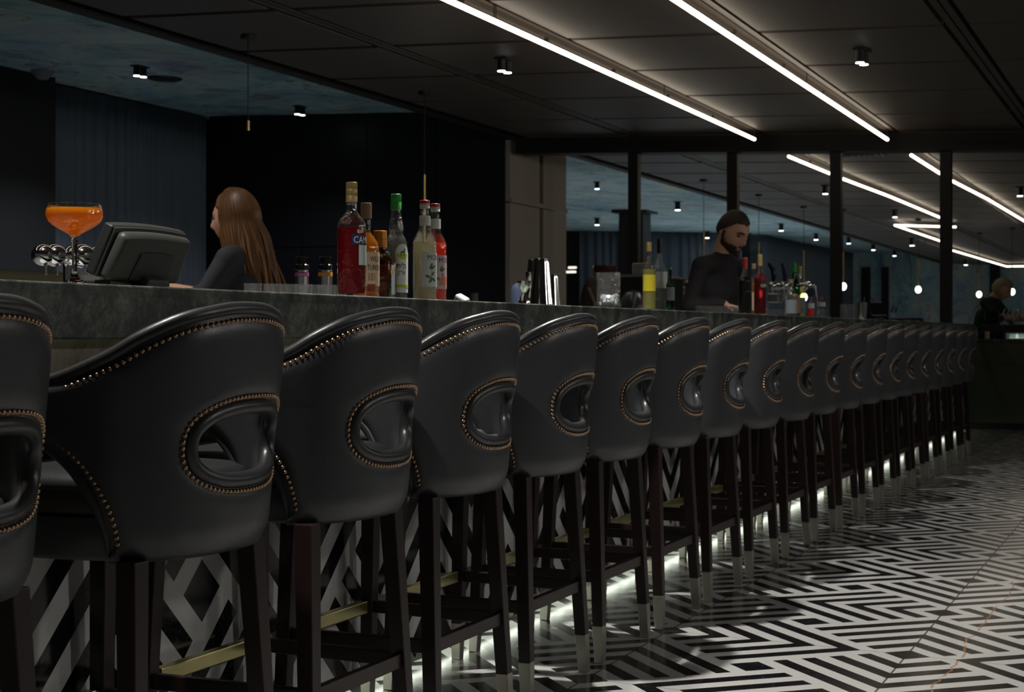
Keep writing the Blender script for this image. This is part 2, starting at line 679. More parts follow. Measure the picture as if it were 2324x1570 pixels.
def disc_on(R, phi, z, rx, rz, n=28, rings=5, a0=0.0, a1=2 * PI):
    """round or half round print lying on a cylinder"""
    v, f = [], []
    for k in range(rings + 1):
        q = k / rings
        for i in range(n + 1):
            t = a0 + (a1 - a0) * i / n
            an = phi + rx * q * math.cos(t) / R
            v.append((R * math.cos(an), R * math.sin(an), z + rz * q * math.sin(t)))
    for k in range(rings):
        for i in range(n):
            p = k * (n + 1) + i
            f.append((p, p + 1, p + n + 2, p + n + 1))
    return MB().add(v, f)


def patch(R, p0, p1, z0, z1, n=16, thick=0.0006):
    """thin curved sheet on a cylinder"""
    mb = MB()
    vs, fs = [], []
    for i in range(n + 1):
        t = p0 + (p1 - p0) * i / n
        for r in (R, R + thick):
            for z in (z0, z1):
                vs.append((r * math.cos(t), r * math.sin(t), z))
    for i in range(n):
        a, b = i * 4, i * 4 + 4
        fs += [(a + 2, b + 2, b + 3, a + 3), (a, a + 1, b + 1, b), (a + 1, a + 3, b + 3, b + 1), (a, b, b + 2, a + 2)]
    fs += [(0, 2, 3, 1), (n * 4, n * 4 + 1, n * 4 + 3, n * 4 + 2)]
    return mb.add(vs, fs)
# ================================================================ the room
A_BEAM = 16.5
A_END = 52.0


def build_room():
    struct(MB().box((2.5, 20, -0.06), (30, 54, 0.12)).build('floor', M['floor'], smooth=False))
    # dark panelled ceiling: backing slab and square panels with gaps between them
    mb = MB()
    A0, A1, L0, L1 = -5.0, A_END, -9.0, 6.93
    mb.hexa([W(A0, L0, zc(L0) + .05), W(A1, L0, zc(L0) + .05), W(A1, L1, zc(L1) + .05), W(A0, L1, zc(L1) + .05)][::-1],
            [W(A0, L0, zc(L0) + .15), W(A1, L0, zc(L0) + .15), W(A1, L1, zc(L1) + .15), W(A0, L1, zc(L1) + .15)][::-1])
    struct(mb.build('ceiling', M['ceiling_dark'], smooth=False))
    mb = MB()
    ls = [-8.35, -6.96, -5.57, -4.18, -2.79, -1.40, 0.0, 1.359, 2.738, 4.12, 5.51, 6.86]
    a_first = 10.59 - 1.46 * 11
    na = int((A1 - a_first) / 1.46)
    for la, lb in zip(ls, ls[1:]):
        x0, x1 = la + 0.068, lb - 0.068
        for k in range(na):
            a0, a1 = a_first + 1.46 * k + 0.024, a_first + 1.46 * (k + 1) - 0.024
            if a1 > A_BEAM - 0.0 and a0 < A_BEAM + 0.28:
                if a0 < A_BEAM: a1 = A_BEAM
                else: a0 = A_BEAM + 0.28
            e = 0.022
            z = 0.0
            mb.hexa([W(a0 + e, x1 - e, zc(x1) + z), W(a0 + e, x0 + e, zc(x0) + z), W(a1 - e, x0 + e, zc(x0) + z), W(a1 - e, x1 - e, zc(x1) + z)],
                    [W(a0, x1, zc(x1) + .052), W(a0, x0, zc(x0) + .052), W(a1, x0, zc(x0) + .052), W(a1, x1, zc(x1) + .052)])
    struct(mb.build('ceiling_panels', M['ceiling'], smooth=False))
    # slim battens in the long joints
    mb = MB()
    for l in ls[1:-1]:
        for (c0, c1) in ((A0, A_BEAM), (A_BEAM + .28, A1)):
            for (p, q) in ((-.052, -.006), (.006, .052)):
                mb.hexa([W(c0, l + q, zc(l) + .006), W(c0, l + p, zc(l) + .006), W(c1, l + p, zc(l) + .006), W(c1, l + q, zc(l) + .006)],
                        [W(c0, l + q, zc(l) + .055), W(c0, l + p, zc(l) + .055), W(c1, l + p, zc(l) + .055), W(c1, l + q, zc(l) + .055)])
    struct(mb.build('trim_1', M['ceiling'], smooth=False))
    # edge board where the panelled ceiling stops
    mb = MB()
    for (c0, c1) in ((A0, A1),):
        mb.hexa([W(c0, 7.0, zc(7.0) - .015), W(c0, 6.88, zc(6.88) - .015), W(c1, 6.88, zc(6.88) - .015), W(c1, 7.0, zc(7.0) - .015)],
                [W(c0, 7.0, zm(7.0) + .02), W(c0, 6.88, zm(6.88) + .02), W(c1, 6.88, zm(6.88) + .02), W(c1, 7.0, zm(7.0) + .02)])
    struct(mb.build('trim_2', M['beam'], smooth=False))
    # painted ceiling beyond it
    mb = MB()
    c0, c1, x0, x1 = A0, A_END, 6.95, 18.0
    mb.hexa([W(c0, x1, zm(x1)), W(c0, x0, zm(x0)), W(c1, x0, zm(x0)), W(c1, x1, zm(x1))],
            [W(c0, x1, zm(x1) + .1), W(c0, x0, zm(x0) + .1), W(c1, x0, zm(x0) + .1), W(c1, x1, zm(x1) + .1)])
    struct(mb.build('ceiling_mural', M['mural'], smooth=False))
    # beam across the room and the slim columns below it
    mb = MB()
    b0, b1, x0, x1 = A_BEAM, A_BEAM + .28, -9.0, 6.93
    mb.hexa([W(b0, x1, zc(x1) - .175), W(b0, x0, zc(x0) - .175), W(b1, x0, zc(x0) - .175), W(b1, x1, zc(x1) - .175)],
            [W(b0, x1, zc(x1) + .06), W(b0, x0, zc(x0) + .06), W(b1, x0, zc(x0) + .06), W(b1, x1, zc(x1) + .06)])
    struct(mb.build('beam', M['beam'], smooth=False))
    for i, l in enumerate((5.569, 4.452, 3.344, 2.223)):
        z0 = 1.154 if l < 2.4 else 0.0
        o = MB().box(W(A_BEAM + .14, l, (z0 + zc(l) - .17) / 2), (.115, .115, zc(l) - .17 - z0)).build('column', M['black_paint'], bevel=.004, smooth=False)
        struct(o)
    # dark panelled volume between bar and curtain, with taupe panels on the side facing the bar
    zt = lambda l: zm(l) - 0.005
    mb = MB()
    a0, a1, x0, x1 = A_BEAM + .02, 18.02, 7.06, 11.02
    mb.hexa([W(a0, x1, 0), W(a0, x0, 0), W(a1, x0, 0), W(a1, x1, 0)], [W(a0, x1, zt(x1)), W(a0, x0, zt(x0)), W(a1, x0, zt(x0)), W(a1, x1, zt(x1))])
    struct(mb.build('partition', M['dark_wall'], smooth=False))
    mb = MB()
    xs = [7.05, 7.93, 8.83, 9.70, 10.50, 11.02]
    for xa, xb in zip(xs, xs[1:]):
        for (za, zb) in ((0.0, 2.075), (2.09, None)):
            p, q = xa + .006, xb - .006
            t0 = zb if zb else zt(p) - .01
            t1 = zb if zb else zt(q) - .01
            mb.hexa([W(a0 - .02, q, za), W(a0 - .02, p, za), W(a0 + .005, p, za), W(a0 + .005, q, za)], [W(a0 - .02, q, t1), W(a0 - .02, p, t0), W(a0 + .005, p, t0), W(a0 + .005, q, t1)])
    struct(mb.build('wall_dark_panels', M['navy_panel'], smooth=False))
    mb = MB()
    ya = on_l(1170, 7.0)[0]
    yb = on_l(1285, 7.0)[0]
    ym0, ym1 = on_l(1224.5, 7.0)[0], on_l(1233, 7.0)[0]
    for (p, q) in ((A_BEAM, ym0), (ym1, yb)):
        for (za, zb) in ((0, 2.528), (2.545, zc(6.98) - .02)):
            mb.box(W((p + q) / 2, 7.03, (za + zb) / 2), (.06, q - p, zb - za))
    struct(mb.build('wall_taupe_panels', M['taupe_panel'], smooth=False))
    struct(MB().box(W((A_BEAM + yb) / 2, 6.992, 2.56), (.025, yb - A_BEAM, .05)).build('trim_3', M['taupe_panel'], smooth=False))
    # walls
    struct(MB().box(W(4.2, 10.92, 2.0), (.2, 18.35, 4.0)).build('wall_left', M['dark_wall'], smooth=False))
    struct(MB().box(W(15, 11.35, 2.0), (.1, 6.4, 4.2)).build('wall_behind_curtain', M['dark_wall'], smooth=False))
    struct(MB().box(W(32, 17.2, 2.0), (.2, 28, 4.2)).build('wall_far_left', M['dark_wall'], smooth=False))
    struct(MB().box(W(41.2, 13.9, 2.0), (6.6, .2, 4.2)).build('wall_behind_far_curtain', M['dark_wall'], smooth=False))
    struct(MB().box(W(52.1, 3.0, 2.0), (24, .2, 4.2)).build('wall_back', M['mural_wall'], smooth=False))
    # dark uprights standing in front of the painted wall
    for px, w in ((1965, .28), (2009, .22), (2258, .30)):
        a = 51.9
        k = (VX - px) / FPX
        l = k * CT * CT * a / (1 - k * CT * ST)
        struct(MB().box(W(a, l, 1.6), (w, .12, 3.2)).build('column', M['beam'], smooth=False))
    # far pillar with a spreading head
    a = 32.8
    l = on_l(1444, 10.97)[1] and 10.97
    mb = MB()
    mb.hexa([W(a - .33, l + .33, 0), W(a - .33, l - .33, 0), W(a + .33, l - .33, 0), W(a + .33, l + .33, 0)],
            [W(a - .27, l + .27, zm(l) - .04), W(a - .27, l - .27, zm(l) - .04), W(a + .27, l - .27, zm(l) - .04), W(a + .27, l + .27, zm(l) - .04)])
    mb.box(W(a, l, zm(l) - .03), (.8, .8, .06))
    struct(mb.build('pillar', M['leg_wood'], smooth=False))


def curtain(name, pts, z0, z1f, label, group=None, amp=.035, period=.16, seed=1):
    """hanging cloth along a polyline of (a, l)"""
    rnd = random.Random(seed)
    P = []
    for (p, q) in zip(pts, pts[1:]):
        L = math.dist(p, q)
        n = max(2, int(L / .02))
        d = ((q[0] - p[0]) / L, (q[1] - p[1]) / L)
        for i in range(n):
            t = i / n
            P.append((p[0] + (q[0] - p[0]) * t, p[1] + (q[1] - p[1]) * t, -d[1], d[0]))
    vs, fs = [], []
    s = 0.0
    ph = 0.0
    NZ = 6
    for i, (a, l, na, nl) in enumerate(P):
        ph += .02 / period * 2 * PI * (0.8 + 0.4 * math.sin(i * .05 + seed))
        o = amp * math.sin(ph) + amp * .35 * math.sin(ph * .37 + 1)
        for k in range(NZ + 1):
            f = k / NZ
            oo = o * (1 - .35 * f)
            zt = z1f(l)
            vs.append(W(a + na * oo, l + nl * oo, z0 + (zt - z0) * f))
    m = NZ + 1
    for i in range(len(P) - 1):
        for k in range(NZ):
            fs.append((i * m + k, (i + 1) * m + k, (i + 1) * m + k + 1, i * m + k + 1))
    c = W(*pts[len(pts) // 2], 0)
    o = MB().add([Vector(v) - c for v in vs], fs).build(name, M['curtain'], loc=c)
    sd = o.modifiers.new('cloth_thickness', 'SOLIDIFY')
    sd.thickness = .006
    return tag(o, label, 'curtain', group)


# ================================================================ lamps
def led_tube(pts, label, group):
    """pts: (a, l); hangs just under the ceiling on short hangers"""
    P = [W(a, l, zc(l) - .095) for a, l in pts]
    c = Vector((P[0].x, P[0].y, P[0].z))
    t = thing('tube_light', c, label, 'light', group)
    Q = []
    for p, q in zip(P, P[1:]):
        n = max(1, int((q - p).length / .5))
        Q += [p.lerp(q, i / n) for i in range(n)]
    Q.append(P[-1])
    MB().tube([p - c for p in Q], .0172, 10).build('diffuser', M['led'], t)
    for i in (0, len(Q) // 2, len(Q) - 1):
        MB().cyl(Q[i] - c + Vector((0, 0, .018)), Q[i] - c + Vector((0, 0, .112)), .004, n=6).build('hanger', M['black_paint'], t)
    return t


def downlight(a, l, ceil, label, group, twin=True, k=1.0):
    z = ceil(l)
    t = thing('ceiling_downlight', W(a, l, z), label, 'light', group)
    offs = ((-.006, -.046), (.006, .046)) if twin else ((0, 0),)
    MB().box((0, 0, -.006), ((.10, .18, .012) if twin else (.09 * k, .09 * k, .012))).build('mounting_plate', M['black_paint'], t, smooth=False)
    for dx, dy in offs:
        h = MB().lathe([(0, -.012), (.031 * k, -.012), (.031 * k, -.10 * k), (.026 * k, -.10 * k), (.026 * k, -.086 * k), (0, -.086 * k)][::-1], 20, (dx * k, dy * k, 0)).build('housing', M['black_paint'], t)
        MB().lathe([(0, -.104 * k), (.030 * k, -.104 * k), (.030 * k, -.088 * k), (0, -.088 * k)], 20, (dx * k, dy * k, 0)).build('lens', M['lens'], t)
    return t


def spot(a, l, z, power, ang=80, blend=.6, col=(1, .96, .90), tgt=None, rad=.035):
    d = bpy.data.lights.new('downlight_or_fill_beam', 'SPOT')
    d.energy = power
    d.spot_size = math.radians(ang)
    d.spot_blend = blend
    d.color = col
    d.shadow_soft_size = rad
    o = bpy.data.objects.new('downlight_or_fill_beam', d)
    COL.objects.link(o)
    o.location = W(a, l, z)
    if tgt is not None:
        o.rotation_euler = (W(*tgt) - o.location).to_track_quat('-Z', 'Y').to_euler()
    return o


def pendant(a, l, label, group, globe_z=1.72, rod=(None, None), r=.058, bulb=True):
    z = zc(l)
    t = thing('pendant_lamp', W(a, l, z), label, 'light', group)
    H = z - 1.05
    r1 = (1.05 + .657 * H if rod[0] is None else rod[0]) - z
    r0 = (globe_z + .06 if rod[1] is None else rod[1]) - z
    MB().lathe([(0, 0), (.055, 0), (.055, -.03), (0, -.03)][::-1], 20).build('canopy', M['black_paint'], t)
    MB().cyl((0, 0, r1 - .01), (0, 0, -.02), .0045, n=6).build('cable', M['black_paint'], t)
    MB().cyl((0, 0, r0 - .01), (0, 0, r1), .012 * max(1, r / .08), n=10).build('brass_rod', M['gold'], t)
    if bulb:
        MB().ball((0, 0, globe_z - z), (r, r, r * 1.2), 16).build('bulb', M['globe'], t)
    return t


# ================================================================ the bar counter
BTOP = 1.154
L_TOP, L_FRONT = 2.08, 2.198


def build_bar():
    A0, A1 = -1.2, 17.9
    base = W(8.3, 2.35, 0)
    t = thing('bar_counter', base, 'long bar counter with dark green marble top edge and black and white chevron tiled front', 'bar counter')
    off = -base
    c = (A0 + A1) / 2
    L = A1 - A0
    mt = MB().box(W(c, (L_TOP + 2.40) / 2, BTOP - .015), (2.40 - L_TOP, L, .03))
    mt.box(W(c, L_TOP + .011, (BTOP + 1.0385) / 2), (.022, L, BTOP - 1.0385))
    MB().box(W(c, L_TOP + .040, 1.110), (.012, L - .1, .008)).build('light_strip', M['lip_strip'], t, loc=off, smooth=False)
    mt.build('marble_top', M['green_marble'], t, bevel=.004, loc=off, smooth=False)
    MB().box(W(c, 2.150 + .035, .965), (.07, L, .305)).build('upper_panel', M['brown_marble'], t, loc=off, smooth=False)
    MB().box(W(c, L_FRONT + .03, .428), (.06, L, .766)).build('tiled_front', M['front_tile'], t, loc=off, smooth=False)
    MB().box(W(c, L_FRONT + .12, .023), (.10, L, .046)).build('toe_kick', M['black_paint'], t, loc=off, smooth=False)
    MB().box(W(c, L_FRONT + .045, .036), (.012, L - .1, .012)).build('light_strip', M['strip'], t, loc=off, smooth=False)
    MB().box(W(c, 2.34, .50), (.14, L, 1.0)).build('carcass', M['black_paint'], t, loc=off, smooth=False)
    MB().box(W(c, 2.475, 1.03), (.155, L, .06)).build('service_ledge', M['steel'], t, loc=off, smooth=False, bevel=.002)
    return t


# ================================================================ bar stools
STOOL_A = [1.865, 2.579, 3.200, 3.801, 4.414, 5.024, 5.652, 6.274, 6.924, 7.590, 8.230, 8.870, 9.540, 10.174, 10.790, 11.415, 12.075, 12.740, 13.420, 14.06]
STOOL_L = 1.93
REF = []


def plan_table():
    N = 900
    P = [superell(PI * i / N, .275, .285, .30, 2.5) for i in range(N + 1)]
    s = 0.0
    REF.append((0.0, 0.0))
    for i in range(N):
        s += math.dist(P[i], P[i + 1])
        REF.append((s, PI * (i + 1) / N))


plan_table()


def phi_of(u):
    s = 1 if u >= 0 else -1
    u = abs(u)
    lo, hi = 0, len(REF) - 1
    while hi - lo > 1:
        m = (lo + hi) // 2
        if REF[m][0] <= u: lo = m
        else: hi = m
    (u0, p0), (u1, p1) = REF[lo], REF[hi]
    return s * (p0 + (p1 - p0) * (u - u0) / max(1e-9, u1 - u0))


def shell_pt(u, z, off):
    """point of the tub shell at plan arc position u, height z; off > 0 is outwards"""
    f = (z - .635) / .465
    w = .250 + .027 * f
    d = .250 + .045 * f
    ph = phi_of(u)
    e = 1e-3
    x, y = superell(ph, w, d, .285, 2.5)
    xa, ya = superell(phi_of(u - .004), w, d, .285, 2.5)
    xb, yb = superell(phi_of(u + .004), w, d, .285, 2.5)
    tx, ty = xb - xa, yb - ya
    L = math.hypot(tx, ty) or 1
    nx, ny = ty / L, -tx / L
    if off > 0 and z < .69:
        off -= .018 * ((.69 - z) / .055) ** 2
    # local x runs towards -l in the world, local y along the bar
    px, py = x + nx * off, y + ny * off
    return Vector((-py, px, z))


def catmull(pts, n):
    out = []
    P = [pts[0]] + list(pts) + [pts[-1]]
    for i in range(1, len(P) - 2):
        p0, p1, p2, p3 = (Vector(P[i + k]) for k in (-1, 0, 1, 2))
        for k in range(n):
            t = k / n
            out.append(.5 * ((2 * p1) + (p2 - p0) * t + (2 * p0 - 5 * p1 + 4 * p2 - p3) * t * t + (3 * p1 - p0 - 3 * p2 + p3) * t ** 3))
    out.append(Vector(pts[-1]))
    return out


def resample(P, step=None, n=None, closed=False):
    P = list(P) + ([P[0]] if closed else [])
    S = [0.0]
    for p, q in zip(P, P[1:]):
        S.append(S[-1] + (q - p).length)
    if n is None:
        n = max(2, round(S[-1] / step))
    out = []
    j = 0
    for i in range(n + (0 if closed else 1)):
        s = S[-1] * i / n
        while j < len(S) - 2 and S[j + 1] < s:
            j += 1
        t = (s - S[j]) / max(1e-9, S[j + 1] - S[j])
        out.append(P[j].lerp(P[j + 1], t))
    return out


HC = .841
U0 = .028


def hole(t, w, h):
    x, z = math.cos(t), math.sin(t)
    n = 2.5
    return Vector((U0 + w * math.copysign(abs(x) ** (2 / n), x), HC + h * math.copysign(abs(z) ** (2 / n), z), 0))


def make_stool():
    t = thing('bar_stool', (0, 0, 0), 'x', 'bar stool', 'black leather tub bar stools along the bar')
    # ---- outline of the unrolled tub (u, z)
    front = [(.290, .635), (.298, .690), (.322, .752), (.366, .812), (.430, .857), (.500, .888), (.558, .912)]
    tip = [(.580, .928), (.566, .941)]
    top = [(.480, .953), (.392, .968), (.300, 1.006), (.243, 1.041), (.190, 1.067), (.150, 1.080), (.105, 1.089), (.055, 1.096), (0, 1.098)]
    half = catmull([(x, z, 0) for x, z in front + tip + top], 6)
    right = resample(half, n=110)
    bottom = [Vector((.290 * i / 22, .635, 0)) for i in range(22)]
    R = bottom + right[:-1]
    outer = R + [Vector((-p.x, p.y, 0)) for p in [right[-1]] + right[:-1][::-1]] + [Vector((-p.x, p.y, 0)) for p in bottom[1:][::-1]]
    ring = []
    for p in outer:
                # nearest hole point by direction
        d = Vector((p.x - U0, p.y - HC, 0))
        lo = max(1e-6, (abs(d.x / .170) ** 2.5 + abs(d.y / .072) ** 2.5) ** (1 / 2.5))
        ring.append(Vector((U0 + d.x / lo, HC + d.y / lo, 0)))
    N, K = len(outer), 14
    vs, fs = [], []
    for side in (1, -1):
        for k in range(K + 1):
            f = k / K
            for p, q in zip(outer, ring):
                g = q.lerp(p, f)
                dist_o = (p - g).length
                dist_i = (q - g).length
                puff = 1 - .70 * math.exp(-((dist_o / .024) ** 2)) if p.y > .65 else 1.0
                puff *= 1 - .60 * math.exp(-((dist_i / .022) ** 2))
                off = (.021 if side > 0 else -.020) * puff
                vs.append(shell_pt(g.x, g.y, off))
    S = (K + 1) * N
    for k in range(K):
        for i in range(N):
            j = (i + 1) % N
            a, b, c, d = k * N + i, k * N + j, (k + 1) * N + j, (k + 1) * N + i
            fs.append((a, b, c, d))
            fs.append((S + d, S + c, S + b, S + a))
    for i in range(N):
        j = (i + 1) % N
        fs.append((K * N + i, K * N + j, S + K * N + j, S + K * N + i))
        fs.append((j, i, S + i, S + j))
    MB().add(vs, fs).build('backrest', M['leather'], t, angle=70)
    # ---- thick piping along the edge
    edge = right + [Vector((-p.x, p.y, 0)) for p in right[:-1][::-1]]
    P = [shell_pt(p.x, p.y, .001) for p in edge]
    nP = len(P)
    rr = [.0135 * min(1.0, .30 + min(i, nP - 1 - i) / (nP * .09)) for i in range(nP)]
    MB().tube(P, rr, 12).build('edge_roll', M['leather_roll'], t, angle=80)
    # ---- padded ring round the hand hole
    hp = resample([hole(2 * PI * i / 160, .168, .0705) for i in range(160)], n=110, closed=True)
    MB().tube([shell_pt(p.x, p.y, .005) for p in hp], .0160, 12, closed=True).build('hand_hole_roll', M['leather_roll'], t, angle=80)
    # ---- nailheads
    def nails(path, closed, off, name):
        pts = resample(path, step=.0121, closed=closed)
        mb = MB()
        r = .0058
        for i, p in enumerate(pts):
            c = shell_pt(p.x, p.y, off)
            c2 = shell_pt(p.x, p.y, off + .01)
            n = (c2 - c).normalized()
            Rm = n.to_track_quat('Z', 'Y').to_matrix()
            mb.lathe([(r, -.001), (r * .86, .0032), (r * .45, .0055), (0, .0063)], 8, c, Rm)
        return mb.build(name, M['nail'], t, angle=80)
    inner = []
    for i, p in enumerate(edge):
        a, b = edge[max(0, i - 1)], edge[min(len(edge) - 1, i + 1)]
        d = (b - a).normalized()
        inner.append(p + Vector((-d.y, d.x, 0)) * .0215)
    # the offset side must lie inside the outline
    nl = [p for p in inner if p.y > .640]
    nails(nl, False, .0140, 'edge_nail_trim')
    hn = [hole(2 * PI * i / 160, .190, .0905) for i in range(160)]
    nails(hn, True, .0165, 'hand_hole_nail_trim')
    # ---- seat
    def loft(levels, n=56):
        mb = MB()
        v, f = [], []
        for (w, db, df, z) in levels:
            for i in range(n):
                x, y = superell(-PI + 2 * PI * i / n, w, db, df, 2.8)
                v.append((-y, x, z))
        m = len(levels)
        for k in range(m - 1):
            for i in range(n):
                j = (i + 1) % n
                f.append((k * n + i, k * n + j, (k + 1) * n + j, (k + 1) * n + i))
        f.append(tuple(range(n))[::-1])
        f.append(tuple((m - 1) * n + i for i in range(n)))
        return mb.add(v, f)
    loft([(.222, .215, .235, .636), (.232, .225, .245, .645), (.234, .228, .250, .69), (.230, .224, .248, .715)]).build('seat_base', M['leather'], t, angle=70)
    loft([(.220, .215, .240, .713), (.229, .222, .252, .725), (.231, .225, .256, .750), (.229, .223, .254, .766)]).build('seat_boxing', M['leather_brown'], t, angle=70)
    loft([(.229, .223, .254, .764), (.231, .225, .256, .770), (.226, .220, .250, .783), (.205, .20, .232, .792), (.12, .12, .14, .796)]).build('seat_cushion', M['leather_roll'], t, angle=70)
    # ---- legs with metal feet
    for sx, sy in ((-1, -1), (1, -1), (-1, 1), (1, 1)):
        if sy < 0:
            T, F = (sx * .196 - .016, -.186), (sx * .232 - .020, -.218)
        else:
            T, F = (sx * .218, .205), (sx * .238, .228)
        def sec(z, h):
            f = (.64 - z) / .64
            x, y = T[0] + (F[0] - T[0]) * f, T[1] + (F[1] - T[1]) * f
            return [(-(y + q), x + p, z) for p, q in ((-h, h), (-h, -h), (h, -h), (h, h))]
        o = MB().hexa(sec(.118, .0178), sec(.64, .0215)).build('leg', M['leg_wood'], t, bevel=.0025, smooth=False)
        MB().hexa(sec(0.0, .0148), sec(.119, .0183)).build('metal_foot', M['ferrule'], o, bevel=.002, smooth=False)
    zs, th = .270, .017
    def at(z, s, y0):
        f = (.64 - z) / .64
        if y0 < 0: return (s * (.196 + .036 * f) - .018, -.186 - .032 * f)
        return (s * (.218 + .020 * f), .205 + .023 * f)
    bx, by = at(zs, 1, -1)
    fx, fy = at(zs, 1, 1)
    MB().box((-by, -.018, zs), (.020, 2 * bx + .02, .034)).build('stretcher', M['leg_wood'], t, bevel=.002, smooth=False)
    o = MB().box((-fy, 0, zs), (.022, 2 * fx - .03, .034)).build('footrest', M['leg_wood'], t, bevel=.002, smooth=False)
    MB().box((-fy + .001, .0, zs + .003), (.0265, .385, .0335)).build('brass_plate', M['brass'], o, bevel=.002, smooth=False)
    for s in (-1, 1):
        q0, q1 = at(zs, s, -1), at(zs, s, 1)
        mb = MB()
        b = [(-(q0[1] + .01), q0[0] - .010), (-(q0[1] + .01), q0[0] + .010), (-(q1[1] - .01), q1[0] + .010), (-(q1[1] - .01), q1[0] - .010)]
        mb.hexa([(x, y, zs - th) for x, y in b], [(x, y, zs + th) for x, y in b])
        mb.build('stretcher', M['leg_wood'], t, bevel=.002, smooth=False)
    return t


ORD = ['nearest', 'second', 'third', 'fourth', 'fifth', 'sixth', 'seventh', 'eighth', 'ninth', 'tenth', 'eleventh', 'twelfth', 'thirteenth',
       'fourteenth', 'fifteenth', 'sixteenth', 'seventeenth', 'eighteenth', 'nineteenth', 'last']
# ================================================================ bottles and glassware
BLEDGE = 1.06
def cam_angle(p):
    """direction from p (world) back to the viewpoint, as an angle about the vertical"""
    return math.atan2(-p.y, -p.x)


def bottle_at(px, l, z=BTOP):
    a, d, _ = on_l(px, l)
    return W(a, l, z), d


def glass_body(t, prof, name='bottle_glass', wall=.0022, mat='glass', base=.006, n=36, sx=1.0, sy=1.0, a0=0.0):
    """prof: outer profile (r, z) bottom to top"""
    out = [(0, prof[0][1])] + list(prof)
    inn = [(max(r - wall, .002), z) for r, z in prof if z >= base]
    inn = inn[::-1] + [(0, max(base, inn[0][1] if inn else base))]
    return MB().lathe(out + inn, n, sx=sx, sy=sy, a0=a0).build(name, M[mat], t, angle=50)


def radius_at(prof, z):
    for (r0, z0), (r1, z1) in zip(prof, prof[1:]):
        if z0 <= z <= z1:
            return r0 + (r1 - r0) * (z - z0) / max(1e-6, z1 - z0)
    return prof[-1][0]


def fill(t, prof, level, mat, wall=.0014, base=.0045, n=36, sx=1.0, sy=1.0, a0=0.0, name='liquid'):
    p = [(0, base), (max(.002, radius_at(prof, base) - wall), base)]
    p += [(r - wall, z) for r, z in prof if base + .002 < z < level - .001]
    p += [(radius_at(prof, level) - wall, level), (0, level)]
    return MB().lathe(p, n, sx=sx, sy=sy, a0=a0).build(name, M[mat], t, angle=50)


def cap(t, r, z0, z1, mat, name='cap', rings=0, n=24):
    pr = [(0, z0), (r, z0)]
    if rings:
        for k in range(rings):
            z = z0 + (z1 - z0) * (k + 1) / (rings + 1)
            pr += [(r, z - .0012), (r * .95, z), (r, z + .0012)]
    pr += [(r, z1 - .001), (r * .93, z1), (0, z1)]
    return MB().lathe(pr, n).build(name, M[mat], t, angle=40)


def smooth_prof(p, n=4):
    q = catmull([(r, z, 0) for r, z in p], n)
    return [(v.x, v.y) for v in q]


G_FRONT = 'bottles on the bar behind the second and third stools'


